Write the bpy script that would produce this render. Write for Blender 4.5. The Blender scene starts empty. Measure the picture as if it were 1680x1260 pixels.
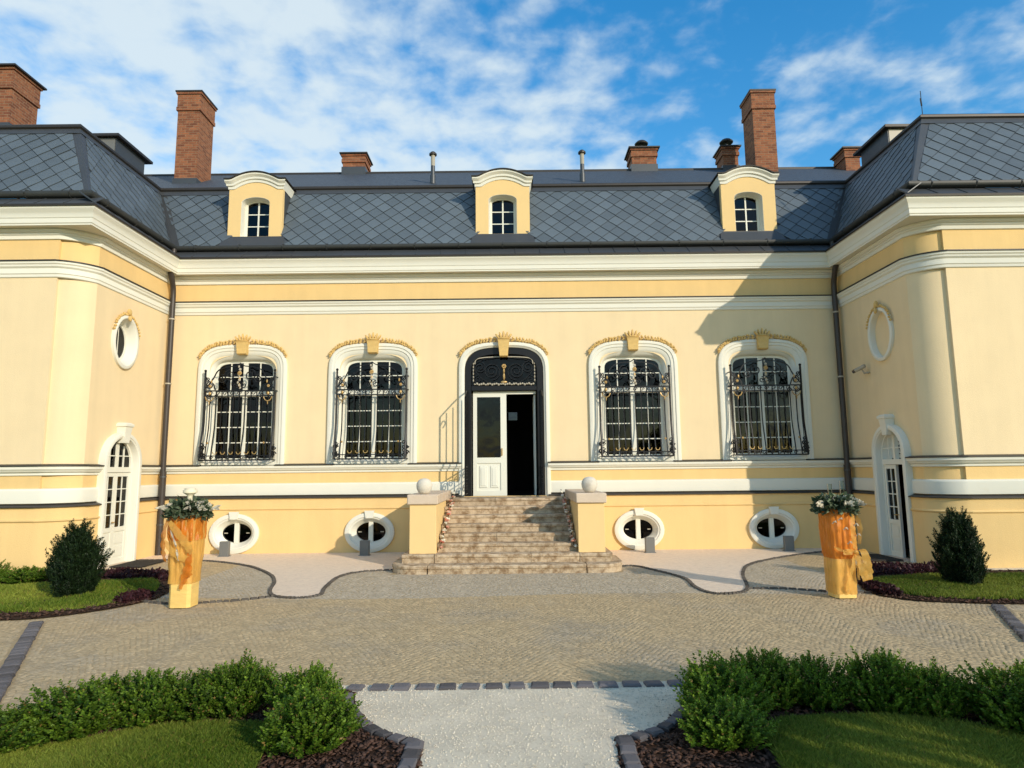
import bpy, math, random
import numpy as np
from mathutils import Vector, Matrix
from mathutils import noise as mnoise
from mathutils.geometry import tessellate_polygon
random.seed(7); RNG = np.random.default_rng(7)
SC = bpy.context.scene
COL = SC.collection
pi = math.pi

# ------------------------------------------------------------------ camera
CAM = Vector((0.2115, -14.2, 1.7153))
cR = Vector((0.99994182, 0.00392186, -0.01004824)); cU = Vector((0.01047231, -0.12978829, 0.99148642)); cF = Vector((-0.00258432, 0.99153397, 0.12982181))
cd = bpy.data.cameras.new('camera'); cam = bpy.data.objects.new('camera', cd); COL.objects.link(cam)
cd.sensor_width = 36; cd.lens = 22.986; cd.clip_start = 0.05; cd.clip_end = 3000
M = Matrix((cR, cU, -cF)).transposed().to_4x4(); M.translation = CAM
cam.matrix_world = M
SC.camera = cam

# ------------------------------------------------------------------ sky and sun
SUN_EL = math.radians(21.5); SUN_K = 0.86
sdir = Vector((SUN_K, -1.0, 0)).normalized() * math.cos(SUN_EL); sdir.z = math.sin(SUN_EL)
sl = bpy.data.lights.new('sun', 'SUN'); sl.energy = 3.3; sl.angle = math.radians(0.55); sl.color = (1.0, 0.885, 0.71)
so = bpy.data.objects.new('sun', sl); COL.objects.link(so)
so.location = (12, -20, 12); so.rotation_euler = (-sdir).to_track_quat('-Z', 'Y').to_euler()

world = bpy.data.worlds.new('World'); SC.world = world; world.use_nodes = True
nt = world.node_tree; nt.nodes.clear()
def N(t, ty, **kw):
    n = t.nodes.new(ty)
    for k, v in kw.items():
        if k in ('inp',):
            for kk, vv in v.items(): n.inputs[kk].default_value = vv
        else: setattr(n, k, v)
    return n
def L(t, a, b): t.links.new(a, b)
wo = N(nt, 'ShaderNodeOutputWorld')
sky = N(nt, 'ShaderNodeTexSky', sky_type='NISHITA', sun_disc=False, sun_elevation=SUN_EL, sun_rotation=math.atan2(SUN_K, -1.0), altitude=200, air_density=1.3, dust_density=0.1, ozone_density=2.2)
bg = N(nt, 'ShaderNodeBackground', inp={'Strength': 0.15})
hs = N(nt, 'ShaderNodeHueSaturation', inp={'Saturation': 1.45, 'Value': 1.3})
L(nt, sky.outputs[0], hs.inputs['Color']); L(nt, hs.outputs[0], bg.inputs['Color'])
tc = N(nt, 'ShaderNodeTexCoord'); sp = N(nt, 'ShaderNodeSeparateXYZ'); L(nt, tc.outputs['Generated'], sp.inputs[0])
def math_(t, op, a, b=None, clamp=False):
    n = N(t, 'ShaderNodeMath', operation=op, use_clamp=clamp)
    for i, x in enumerate((a, b)):
        if x is None: continue
        if isinstance(x, (int, float)): n.inputs[i].default_value = x
        else: L(t, x, n.inputs[i])
    return n.outputs[0]
zz = math_(nt, 'ADD', math_(nt, 'MAXIMUM', sp.outputs[2], 0.0), 0.16)
cx = math_(nt, 'DIVIDE', sp.outputs[0], zz); cy = math_(nt, 'DIVIDE', sp.outputs[1], zz)
cv = N(nt, 'ShaderNodeCombineXYZ'); L(nt, cx, cv.inputs[0]); L(nt, cy, cv.inputs[1])
def wnoise(scale, detail, rough, off, dist=0.0):
    mp = N(nt, 'ShaderNodeMapping'); mp.inputs['Location'].default_value = off; L(nt, cv.outputs[0], mp.inputs['Vector'])
    n = N(nt, 'ShaderNodeTexNoise', inp={'Scale': scale, 'Detail': detail, 'Roughness': rough, 'Distortion': dist}); L(nt, mp.outputs[0], n.inputs['Vector']); return n.outputs['Fac']
CLOUD_OFF = (22.97, 0.34, 0.0)
n_lo = wnoise(0.55, 2, 0.5, CLOUD_OFF); n_hi = wnoise(10.0, 7, 0.52, (1.7, 5.2, 0), 0.15); n_mid = wnoise(1.9, 5, .55, (7.7, 2.2, 0), 0.3)
cov = math_(nt, 'ADD', math_(nt, 'MULTIPLY', n_lo, 1.9), math_(nt, 'ADD', math_(nt, 'MULTIPLY', n_hi, 0.95), math_(nt, 'MULTIPLY', n_mid, 0.85)))
mr = N(nt, 'ShaderNodeMapRange', interpolation_type='SMOOTHSTEP', inp={'From Min': 1.68, 'From Max': 2.20, 'To Min': 0.0, 'To Max': 0.90}); L(nt, cov, mr.inputs['Value'])
bgc = N(nt, 'ShaderNodeBackground', inp={'Color': (0.80, 0.92, 0.98, 1), 'Strength': 0.80})
mx = N(nt, 'ShaderNodeMixShader'); L(nt, mr.outputs[0], mx.inputs[0]); L(nt, bg.outputs[0], mx.inputs[1]); L(nt, bgc.outputs[0], mx.inputs[2])
L(nt, mx.outputs[0], wo.inputs['Surface'])

vs = SC.view_settings; vs.view_transform = 'Standard'; vs.look = 'None'; vs.gamma = 1.0; vs.exposure = 0.22; vs.use_curve_mapping = False
SC.render.resolution_x = 1024; SC.render.resolution_y = 768

# ------------------------------------------------------------------ materials
def mat(name, col, rough=0.7, var=0.12, vscale=3.0, bump=0.0, bscale=40.0, spec=0.3, metal=0.0, col2=None, c2scale=1.2, c2lo=0.5, c2hi=0.75, tint=0.0, orand=0.0, stretch=None, coords='Object', detail=6):
    m = bpy.data.materials.new(name); m.use_nodes = True; t = m.node_tree
    b = t.nodes['Principled BSDF']; b.inputs['Roughness'].default_value = rough; b.inputs['Metallic'].default_value = metal
    b.inputs['Specular IOR Level'].default_value = spec
    tcn = N(t, 'ShaderNodeTexCoord'); vec = tcn.outputs[coords]
    if stretch:
        mp = N(t, 'ShaderNodeMapping'); mp.inputs['Scale'].default_value = stretch; L(t, vec, mp.inputs['Vector']); vec = mp.outputs[0]
    n1 = N(t, 'ShaderNodeTexNoise', inp={'Scale': vscale, 'Detail': detail, 'Roughness': 0.6}); L(t, vec, n1.inputs['Vector'])
    c = N(t, 'ShaderNodeRGB'); c.outputs[0].default_value = (*col, 1); cout = c.outputs[0]
    if col2 is not None:
        n2 = N(t, 'ShaderNodeTexNoise', inp={'Scale': c2scale, 'Detail': 8, 'Roughness': 0.65}); L(t, vec, n2.inputs['Vector'])
        r2 = N(t, 'ShaderNodeMapRange', interpolation_type='SMOOTHSTEP', inp={'From Min': c2lo, 'From Max': c2hi}); L(t, n2.outputs['Fac'], r2.inputs['Value'])
        mc = N(t, 'ShaderNodeMix', data_type='RGBA'); L(t, r2.outputs[0], mc.inputs['Factor']); L(t, cout, mc.inputs['A']); mc.inputs['B'].default_value = (*col2, 1); cout = mc.outputs['Result']
    val = math_(t, 'ADD', math_(t, 'MULTIPLY', math_(t, 'SUBTRACT', n1.outputs['Fac'], 0.5), var * 2), 1.0)
    if tint:
        at = N(t, 'ShaderNodeAttribute', attribute_name='tint'); val = math_(t, 'ADD', val, math_(t, 'MULTIPLY', at.outputs['Fac'], tint))
    if orand:
        oi = N(t, 'ShaderNodeObjectInfo'); val = math_(t, 'ADD', val, math_(t, 'MULTIPLY', math_(t, 'SUBTRACT', oi.outputs['Random'], 0.5), orand))
    vm = N(t, 'ShaderNodeVectorMath', operation='SCALE'); L(t, cout, vm.inputs[0]); L(t, val, vm.inputs['Scale'])
    L(t, vm.outputs[0], b.inputs['Base Color'])
    if bump:
        nb = N(t, 'ShaderNodeTexNoise', inp={'Scale': bscale, 'Detail': 5, 'Roughness': 0.65}); L(t, vec, nb.inputs['Vector'])
        bp = N(t, 'ShaderNodeBump', inp={'Strength': bump, 'Distance': 0.02}); L(t, nb.outputs['Fac'], bp.inputs['Height']); L(t, bp.outputs[0], b.inputs['Normal'])
    m['sh'] = 1
    return m
def leafmat(name, c0, c1, trans=0.3, rough=0.45, dead=0.0):
    m = bpy.data.materials.new(name); m.use_nodes = True; t = m.node_tree
    b = t.nodes['Principled BSDF']; out = t.nodes['Material Output']; b.inputs['Roughness'].default_value = rough; b.inputs['Specular IOR Level'].default_value = 0.2
    at = N(t, 'ShaderNodeAttribute', attribute_name='tint')
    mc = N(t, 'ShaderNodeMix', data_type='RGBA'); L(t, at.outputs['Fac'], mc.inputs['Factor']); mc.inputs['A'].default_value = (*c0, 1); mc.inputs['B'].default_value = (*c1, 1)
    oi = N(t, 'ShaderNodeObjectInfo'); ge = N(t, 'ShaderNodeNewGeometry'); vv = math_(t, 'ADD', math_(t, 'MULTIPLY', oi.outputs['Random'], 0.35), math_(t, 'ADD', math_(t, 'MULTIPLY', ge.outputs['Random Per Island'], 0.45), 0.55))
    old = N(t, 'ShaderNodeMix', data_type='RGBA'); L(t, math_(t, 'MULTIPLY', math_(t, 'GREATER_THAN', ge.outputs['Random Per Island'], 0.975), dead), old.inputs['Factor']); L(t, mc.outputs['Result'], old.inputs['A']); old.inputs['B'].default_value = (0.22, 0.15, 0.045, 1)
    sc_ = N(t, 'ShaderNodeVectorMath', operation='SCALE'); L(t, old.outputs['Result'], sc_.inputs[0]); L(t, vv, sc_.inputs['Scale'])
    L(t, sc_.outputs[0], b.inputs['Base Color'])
    tr = N(t, 'ShaderNodeBsdfTranslucent'); L(t, sc_.outputs[0], tr.inputs['Color'])
    ms = N(t, 'ShaderNodeMixShader'); ms.inputs[0].default_value = trans; L(t, b.outputs[0], ms.inputs[1]); L(t, tr.outputs[0], ms.inputs[2]); L(t, ms.outputs[0], out.inputs['Surface'])
    return m
def glassmat(name, tintc, refl=1.33):
    m = bpy.data.materials.new(name); m.use_nodes = True; t = m.node_tree; t.nodes.clear()
    out = N(t, 'ShaderNodeOutputMaterial'); fr = N(t, 'ShaderNodeFresnel', inp={'IOR': refl}); tr = N(t, 'ShaderNodeBsdfTransparent', inp={'Color': (*tintc, 1)})
    gl = N(t, 'ShaderNodeBsdfGlossy', inp={'Color': (1, 1, 1, 1), 'Roughness': 0.015}); ms = N(t, 'ShaderNodeMixShader')
    tcn = N(t, 'ShaderNodeTexCoord'); nb = N(t, 'ShaderNodeTexNoise', inp={'Scale': 3.0, 'Detail': 1}); L(t, tcn.outputs['Object'], nb.inputs['Vector'])
    bp = N(t, 'ShaderNodeBump', inp={'Strength': 0.06, 'Distance': 0.05}); L(t, nb.outputs['Fac'], bp.inputs['Height']); L(t, bp.outputs[0], gl.inputs['Normal'])
    L(t, fr.outputs[0], ms.inputs[0]); L(t, tr.outputs[0], ms.inputs[1]); L(t, gl.outputs[0], ms.inputs[2]); L(t, ms.outputs[0], out.inputs['Surface'])
    return m
CREAM = (0.80, 0.635, 0.39); YEL = (0.79, 0.55, 0.245)
def wallmat():
    m = mat('plaster_cream', CREAM, 0.85, 0.07, 1.7, 0.28, 70, 0.15)
    t = m.node_tree; rgb = [n for n in t.nodes if n.type == 'RGB'][0]
    y = N(t, 'ShaderNodeRGB'); y.outputs[0].default_value = (*YEL, 1)
    tcn = N(t, 'ShaderNodeNewGeometry'); s = N(t, 'ShaderNodeSeparateXYZ'); L(t, tcn.outputs['Position'], s.inputs[0])
    hi = math_(t, 'GREATER_THAN', s.outputs[2], 5.4); lo = math_(t, 'LESS_THAN', s.outputs[2], 1.8); f = math_(t, 'MAXIMUM', hi, lo)
    mc = N(t, 'ShaderNodeMix', data_type='RGBA'); L(t, f, mc.inputs['Factor']); L(t, rgb.outputs[0], mc.inputs['A']); L(t, y.outputs[0], mc.inputs['B'])
    vm = [n for n in t.nodes if n.type == 'VECT_MATH'][0]; 
    # faint rain streaks in the paint
    tco = N(t, 'ShaderNodeTexCoord'); mp = N(t, 'ShaderNodeMapping'); mp.inputs['Scale'].default_value = (2.2, 2.2, 0.18); L(t, tco.outputs['Object'], mp.inputs['Vector'])
    ns = N(t, 'ShaderNodeTexNoise', inp={'Scale': 1.6, 'Detail': 7, 'Roughness': 0.6}); L(t, mp.outputs[0], ns.inputs['Vector'])
    sr = N(t, 'ShaderNodeMapRange', inp={'From Min': 0.35, 'From Max': 0.75, 'To Min': 1.02, 'To Max': 0.95}); L(t, ns.outputs['Fac'], sr.inputs['Value'])
    v2 = N(t, 'ShaderNodeVectorMath', operation='SCALE'); L(t, mc.outputs['Result'], v2.inputs[0]); L(t, sr.outputs[0], v2.inputs['Scale'])
    L(t, v2.outputs[0], vm.inputs[0])
    return m
MT = {}
MT['wall'] = wallmat()
MT['dyel'] = mat('plaster_dormer_yellow', (0.80, 0.57, 0.265), 0.85, 0.06, 2, 0.2, 90, 0.15)
MT['white'] = mat('stucco_white', (0.74, 0.72, 0.62), 0.7, 0.05, 1.6, 0.06, 80, 0.2, col2=(0.66, 0.60, 0.46), c2scale=1.5, c2lo=0.58, c2hi=0.9)
MT['wood'] = mat('painted_wood', (0.74, 0.73, 0.63), 0.45, 0.03, 3, 0.03, 60, 0.4)
MT['flash'] = mat('flashing_metal', (0.045, 0.040, 0.036), 0.5, 0.2, 3, 0.05, 30, 0.4, metal=0.3)
MT['zinc'] = mat('dark_zinc', (0.075, 0.080, 0.085), 0.45, 0.2, 2.5, 0.06, 25, 0.4, metal=0.35)
MT['pipe'] = mat('downpipe_paint', (0.055, 0.045, 0.040), 0.4, 0.15, 4, 0.03, 30, 0.4, metal=0.2)
MT['iron'] = mat('wrought_iron', (0.012, 0.012, 0.014), 0.4, 0.2, 10, 0.1, 60, 0.5, metal=0.5)
MT['gold'] = mat('gilding', (0.50, 0.33, 0.13), 0.42, 0.2, 20, 0.1, 60, 0.5, metal=0.45)
MT['ochre'] = mat('ochre_stucco', (0.66, 0.45, 0.17), 0.8, 0.25, 14, 0.3, 60, 0.2)
MT['slate'] = mat('slate', (0.098, 0.122, 0.142), 0.50, 0.14, 5, 0.22, 26, 0.45, tint=0.30, orand=0.30)
MT['slate_up'] = mat('slate_upper', (0.060, 0.072, 0.088), 0.6, 0.9, 11, 0.9, 12, 0.35, stretch=(1, 2.6, 1))
def brickmat():
    m = mat('chimney_brick', (0.34, 0.125, 0.045), 0.85, 0.45, 9, 0, 40, 0.2)
    t = m.node_tree; vm = [n for n in t.nodes if n.type == 'VECT_MATH'][0]; b = t.nodes['Principled BSDF']
    g = N(t, 'ShaderNodeNewGeometry'); s = N(t, 'ShaderNodeSeparateXYZ'); L(t, g.outputs['Position'], s.inputs[0])
    c = N(t, 'ShaderNodeCombineXYZ'); L(t, math_(t, 'ADD', s.outputs[0], s.outputs[1]), c.inputs[0]); L(t, s.outputs[2], c.inputs[1])
    br = N(t, 'ShaderNodeTexBrick', inp={'Scale': 1.0, 'Brick Width': 0.21, 'Row Height': 0.068, 'Mortar Size': 0.008, 'Bias': -0.15, 'Color1': (0.30, 0.115, 0.055, 1), 'Color2': (0.14, 0.05, 0.03, 1), 'Mortar': (0.27, 0.16, 0.095, 1)})
    L(t, c.outputs[0], br.inputs['Vector']); L(t, br.outputs['Color'], vm.inputs[0])
    bp = N(t, 'ShaderNodeBump', inp={'Strength': 0.6, 'Distance': 0.01}); bp.invert = True; L(t, br.outputs['Fac'], bp.inputs['Height']); L(t, bp.outputs[0], b.inputs['Normal'])
    return m
MT['brick'] = brickmat()
MT['step'] = mat('weathered_limestone', (0.52, 0.405, 0.275), 0.85, 0.30, 11, 0.6, 30, 0.2, col2=(0.24, 0.155, 0.085), c2scale=7, c2lo=0.40, c2hi=0.66, orand=0.2)
MT['capstone'] = mat('cap_stone', (0.62, 0.50, 0.38), 0.85, 0.14, 5, 0.4, 40, 0.2, col2=(0.42, 0.32, 0.22), c2scale=4, c2lo=0.5, c2hi=0.8)
MT['ball'] = mat('ball_stone', (0.66, 0.60, 0.50), 0.85, 0.15, 8, 0.4, 50, 0.2, col2=(0.45, 0.40, 0.33), c2scale=5, c2lo=0.5, c2hi=0.8)
MT['glass'] = glassmat('window_glass', (0.20, 0.21, 0.24))
MT['vase'] = glassmat('clear_glass', (0.93, 0.95, 0.93), 1.3)
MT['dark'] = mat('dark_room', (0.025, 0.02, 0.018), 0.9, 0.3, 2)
MT['curtain'] = mat('brown_curtain', (0.42, 0.15, 0.06), 0.9, 0.4, 6, 0, 40, 0.1, stretch=(4, 4, 0.3))
MT['sheer'] = mat('sheer_curtain', (0.07, 0.06, 0.055), 0.9, 0.4, 6, 0, 40, 0.1, stretch=(4, 4, 0.3))
MT['mortar'] = mat('sett_bedding', (0.44, 0.33, 0.19), 0.95, 0.25, 5, 0.4, 60, 0.1)
MT['sett'] = mat('sandstone_setts', (0.50, 0.372, 0.212), 0.85, 0.28, 4.5, 0.2, 70, 0.15, tint=0.22, col2=(0.40, 0.325, 0.225), c2scale=0.55, c2lo=0.45, c2hi=0.7)
MT['settgrey'] = mat('grey_setts', (0.47, 0.39, 0.28), 0.85, 0.24, 4.0, 0.2, 70, 0.15, tint=0.22)
MT['basalt'] = mat('basalt_cobble', (0.115, 0.105, 0.108), 0.7, 0.3, 8, 0.5, 40, 0.35, orand=0.9)
MT['edge'] = mat('edging_stones', (0.10, 0.085, 0.07), 0.8, 0.3, 8, 0.4, 40, 0.3, tint=0.5)
MT['pink'] = mat('pink_gravel', (0.82, 0.66, 0.50), 0.95, 0.18, 9, 0.5, 110, 0.1, col2=(0.66, 0.50, 0.37), c2scale=22, c2lo=0.5, c2hi=0.75)
MT['whitegravel'] = mat('pale_gravel', (0.74, 0.64, 0.48), 0.95, 0.28, 3, 0.5, 140, 0.1, col2=(0.58, 0.48, 0.35), c2scale=30, c2lo=0.5, c2hi=0.75)
MT['pebble'] = mat('pale_pebbles', (0.74, 0.66, 0.53), 0.9, 0.1, 8, 0.2, 80, 0.2, tint=0.6)
MT['soil'] = mat('bark_soil', (0.050, 0.028, 0.018), 0.95, 0.4, 8, 0.8, 40, 0.1)
MT['chip'] = mat('bark_chips', (0.075, 0.042, 0.030), 0.9, 0.2, 12, 0.3, 60, 0.15, tint=0.9)
MT['lawnbase'] = mat('lawn_soil', (0.085, 0.14, 0.02), 0.95, 0.35, 6, 0.6, 50, 0.1)
MT['meadow'] = mat('far_grass', (0.09, 0.12, 0.035), 0.95, 0.3, 0.3, 0.3, 10, 0.1)
MT['grass'] = leafmat('grass_blades', (0.060, 0.125, 0.008), (0.330, 0.370, 0.055), 0.3, 0.6, 1.0)
MT['box'] = leafmat('boxwood_leaves', (0.022, 0.072, 0.005), (0.215, 0.330, 0.030), 0.28, 0.5, 1.0)
MT['yew'] = leafmat('yew_needles', (0.008, 0.022, 0.009), (0.040, 0.075, 0.020), 0.15, 0.5)
MT['purple'] = leafmat('purple_leaves', (0.030, 0.010, 0.014), (0.085, 0.030, 0.035), 0.2, 0.5)
MT['twig'] = mat('twig_bark', (0.06, 0.042, 0.026), 0.9, 0.2, 20)
MT['greens'] = leafmat('arrangement_greens', (0.030, 0.055, 0.028), (0.30, 0.36, 0.22), 0.2, 0.45)
MT['petal'] = leafmat('white_petals', (0.72, 0.66, 0.52), (0.86, 0.84, 0.74), 0.3, 0.5)
MT['petalpink'] = leafmat('pink_petals', (0.60, 0.20, 0.13), (0.82, 0.66, 0.50), 0.3, 0.5)
MT['candle'] = mat('cream_wax', (0.80, 0.72, 0.52), 0.5, 0.05, 8)
MT['boxfab'] = mat('golden_satin', (0.82, 0.55, 0.17), 0.42, 0.28, 5, 0.3, 9, 0.5, stretch=(1, 1, 3.5))
def organza(name, col, tr):
    m = mat(name, col, 0.34, 0.30, 9, 0.30, 16, 0.5, stretch=(1.6, 1.6, 0.5)); t = m.node_tree; out = t.nodes['Material Output']; b = t.nodes['Principled BSDF']
    vm = [n for n in t.nodes if n.type == 'VECT_MATH'][0]
    tl = N(t, 'ShaderNodeBsdfTranslucent'); L(t, vm.outputs[0], tl.inputs['Color']); m1 = N(t, 'ShaderNodeMixShader'); m1.inputs[0].default_value = 0.35; L(t, b.outputs[0], m1.inputs[1]); L(t, tl.outputs[0], m1.inputs[2])
    tp = N(t, 'ShaderNodeBsdfTransparent'); m2 = N(t, 'ShaderNodeMixShader'); m2.inputs[0].default_value = tr; L(t, m1.outputs[0], m2.inputs[1]); L(t, tp.outputs[0], m2.inputs[2]); L(t, m2.outputs[0], out.inputs['Surface'])
    return m
MT['organza'] = organza('orange_organza', (0.78, 0.27, 0.025), 0.22)
MT['organzagold'] = organza('gold_organza', (0.82, 0.50, 0.12), 0.28)
MT['fixture'] = mat('grey_fixture', (0.16, 0.16, 0.15), 0.5, 0.08, 4, 0.05, 40, 0.4)
MT['lens'] = mat('dark_lens', (0.02, 0.02, 0.025), 0.15, 0.05, 4, spec=0.6)
MT['camhouse'] = mat('camera_housing', (0.40, 0.36, 0.28), 0.4, 0.05, 4)
MT['mat'] = mat('door_mat', (0.05, 0.045, 0.04), 0.95, 0.2, 30, 0.6, 120, 0.1)

# ------------------------------------------------------------------ mesh helpers
class MB:
    def __init__(s): s.v = []; s.f = []; s.t = []
    def add(s, vs, fs, tint=None):
        o = len(s.v); s.v += [tuple(v) for v in vs]; s.f += [tuple(i + o for i in f) for f in fs]
        if tint is not None: s.t += [tint] * len(fs)
        return s
    def box(s, x0, x1, y0, y1, z0, z1, tint=None):
        return s.add([(x0, y0, z0), (x1, y0, z0), (x1, y1, z0), (x0, y1, z0), (x0, y0, z1), (x1, y0, z1), (x1, y1, z1), (x0, y1, z1)],
              [(0, 3, 2, 1), (4, 5, 6, 7), (0, 1, 5, 4), (1, 2, 6, 5), (2, 3, 7, 6), (3, 0, 4, 7)], tint)
    def bbox(s, x0, x1, y0, y1, z0, z1, b=0.01):
        # box with chamfered edges
        import itertools
        vs = []; X = (x0, x1); Y = (y0, y1); Z = (z0, z1); idx = {}
        for i, j, k in itertools.product((0, 1), repeat=3):
            sx, sy, sz = (1 if i == 0 else -1), (1 if j == 0 else -1), (1 if k == 0 else -1)
            for a, p in enumerate(((0, b, b), (b, 0, b), (b, b, 0))):
                idx[(i, j, k, a)] = len(vs); vs.append((X[i] + sx * p[0], Y[j] + sy * p[1], Z[k] + sz * p[2]))
        fs = []
        g = lambda i, j, k, a: idx[(i, j, k, a)]
        for i in (0, 1): fs.append([g(i, 0, 0, 0), g(i, 1, 0, 0), g(i, 1, 1, 0), g(i, 0, 1, 0)][::(1 if i else -1)])
        for j in (0, 1): fs.append([g(0, j, 0, 1), g(1, j, 0, 1), g(1, j, 1, 1), g(0, j, 1, 1)][::(-1 if j else 1)])
        for k in (0, 1): fs.append([g(0, 0, k, 2), g(1, 0, k, 2), g(1, 1, k, 2), g(0, 1, k, 2)][::(1 if k else -1)])
        for j in (0, 1):
            for k in (0, 1): fs.append([g(0, j, k, 1), g(1, j, k, 1), g(1, j, k, 2), g(0, j, k, 2)])
        for i in (0, 1):
            for k in (0, 1): fs.append([g(i, 0, k, 0), g(i, 1, k, 0), g(i, 1, k, 2), g(i, 0, k, 2)])
        for i in (0, 1):
            for j in (0, 1): fs.append([g(i, j, 0, 0), g(i, j, 1, 0), g(i, j, 1, 1), g(i, j, 0, 1)])
        for i, j, k in itertools.product((0, 1), repeat=3): fs.append([g(i, j, k, 0), g(i, j, k, 1), g(i, j, k, 2)])
        return s.add(vs, fs)
    def tube(s, pts, r, n=6, closed=False, tint=None):
        pts = [Vector(p) for p in pts]; m = len(pts); rs = r if isinstance(r, (list, tuple)) else [r] * m
        up = None; vs = []
        for i, p in enumerate(pts):
            a = pts[(i - 1) % m] if (closed or i > 0) else p; b = pts[(i + 1) % m] if (closed or i < m - 1) else p
            d = (b - a).normalized()
            if up is None: up = Vector((0, 0, 1)) if abs(d.z) < 0.9 else Vector((0, 1, 0))
            x = d.cross(up)
            if x.length < 1e-5: x = d.cross(Vector((1, 0.3, 0.2)))
            x.normalize(); up = x.cross(d).normalized()
            for k in range(n):
                t = 2 * pi * (k + 0.5) / n; vs.append(p + (x * math.cos(t) + up * math.sin(t)) * rs[i])
        fs = []
        for i in range(m if closed else m - 1):
            j = (i + 1) % m
            for k in range(n): fs.append((i * n + k, i * n + (k + 1) % n, j * n + (k + 1) % n, j * n + k))
        if not closed: fs += [tuple(range(n))[::-1], tuple((m - 1) * n + k for k in range(n))]
        return s.add(vs, fs, tint)
    def lathe(s, prof, c=(0, 0, 0), n=20, tint=None, sx=1, sy=1):
        vs = []; m = len(prof)
        for r, z in prof:
            for k in range(n): t = 2 * pi * k / n; vs.append((c[0] + sx * r * math.cos(t), c[1] + sy * r * math.sin(t), c[2] + z))
        fs = [(i * n + k, i * n + (k + 1) % n, (i + 1) * n + (k + 1) % n, (i + 1) * n + k) for i in range(m - 1) for k in range(n)]
        fs += [tuple(range(n))[::-1], tuple((m - 1) * n + k for k in range(n))]
        return s.add(vs, fs, tint)
    def blob(s, c, r, n=6, m=4, tint=None, rot=None):
        vs = []; r = Vector(r) if hasattr(r, '__len__') else Vector((r, r, r)); c = Vector(c)
        pts = [(0, 0, -1)] + [(math.cos(2 * pi * k / n) * math.cos(a), math.sin(2 * pi * k / n) * math.cos(a), math.sin(a)) for a in [-pi / 2 + pi * i / m for i in range(1, m)] for k in range(n)] + [(0, 0, 1)]
        for p in pts:
            q = Vector((p[0] * r.x, p[1] * r.y, p[2] * r.z)); 
            if rot: q = rot @ q
            vs.append(c + q)
        fs = [(0, 1 + (k + 1) % n, 1 + k) for k in range(n)]
        for i in range(m - 2): fs += [(1 + i * n + k, 1 + i * n + (k + 1) % n, 1 + (i + 1) * n + (k + 1) % n, 1 + (i + 1) * n + k) for k in range(n)]
        e = len(pts) - 1; o = 1 + (m - 2) * n
        fs += [(o + k, o + (k + 1) % n, e) for k in range(n)]
        return s.add(vs, fs, tint)
    def sweep(s, path, prof, caps=True):
        # path: plan points left to right seen from the court; prof: (out, z)
        P = [Vector((a, b)) for a, b in path]; m = len(P); n = len(prof); vs = []
        for i, p in enumerate(P):
            ns = []
            if i > 0: d = (P[i] - P[i - 1]).normalized(); ns.append(Vector((d.y, -d.x)))
            if i < m - 1: d = (P[i + 1] - P[i]).normalized(); ns.append(Vector((d.y, -d.x)))
            nn = sum(ns, Vector((0, 0))) / len(ns); L2 = nn.length_squared; nn = nn / L2 if L2 > 0.2 else nn.normalized()
            for o, z in prof: q = p + nn * o; vs.append((q.x, q.y, z))
        fs = [(i * n + k, (i + 1) * n + k, (i + 1) * n + k + 1, i * n + k + 1) for i in range(m - 1) for k in range(n - 1)]
        if caps: fs += [tuple(range(n)), tuple((m - 1) * n + k for k in range(n))[::-1]]
        return s.add(vs, fs)
    def holes(s, outer, holes, fn):
        pts = [[Vector((u, v, 0)) for u, v in l] for l in [outer] + holes]
        tri = tessellate_polygon(pts); flat = [p for l in pts for p in l]
        return s.add([fn(p.x, p.y) for p in flat], [tuple(t) for t in tri])
    def loops(s, loops, close_last=False):
        n = len(loops[0]); vs = [p for l in loops for p in l]
        fs = [(i * n + k, i * n + (k + 1) % n, (i + 1) * n + (k + 1) % n, (i + 1) * n + k) for i in range(len(loops) - 1) for k in range(n)]
        if close_last: fs.append(tuple((len(loops) - 1) * n + k for k in range(n)))
        return s.add(vs, fs)
    def mesh(s, name, mt, smooth=None):
        me = bpy.data.meshes.new(name); me.from_pydata(s.v, [], s.f)
        if s.t and len(s.t) == len(s.f):
            a = me.attributes.new('tint', 'FLOAT', 'FACE'); a.data.foreach_set('value', np.array(s.t, dtype=np.float32))
        if mt is not None: me.materials.append(mt)
        if smooth:
            me.polygons.foreach_set('use_smooth', [True] * len(me.polygons)); me.set_sharp_from_angle(angle=math.radians(smooth))
        me.update(); return me
    def build(s, name, mt, parent=None, smooth=None, loc=None, **pr):
        return link(name, s.mesh(name, mt, smooth), parent, loc, **pr)
def link(name, me, parent=None, loc=None, mw=None, **pr):
    o = bpy.data.objects.new(name, me); COL.objects.link(o)
    if parent: o.parent = parent
    if mw is not None: o.matrix_local = mw
    elif loc is not None: o.location = loc
    for k, v in pr.items(): o[k] = v
    return o
def thing(name, loc, label, cat, group=None):
    o = link(name, None, None, loc, label=label, category=cat); o.empty_display_size = 0.1
    if group: o['group'] = group
    return o
def npmesh(name, V, F, mt, tint=None, smooth=False):
    me = bpy.data.meshes.new(name); V = np.asarray(V, np.float32); F = np.asarray(F, np.int32)
    me.vertices.add(len(V)); me.vertices.foreach_set('co', V.ravel())
    k = F.shape[1]; me.loops.add(F.size); me.loops.foreach_set('vertex_index', F.ravel())
    me.polygons.add(len(F)); me.polygons.foreach_set('loop_start', np.arange(0, F.size, k, dtype=np.int32)); me.polygons.foreach_set('loop_total', np.full(len(F), k, dtype=np.int32))
    if tint is not None:
        a = me.attributes.new('tint', 'FLOAT', 'FACE'); a.data.foreach_set('value', np.asarray(tint, np.float32))
    me.materials.append(mt)
    if smooth: me.polygons.foreach_set('use_smooth', np.ones(len(F), dtype=bool))
    me.update(calc_edges=True); me.validate(); return me
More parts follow.
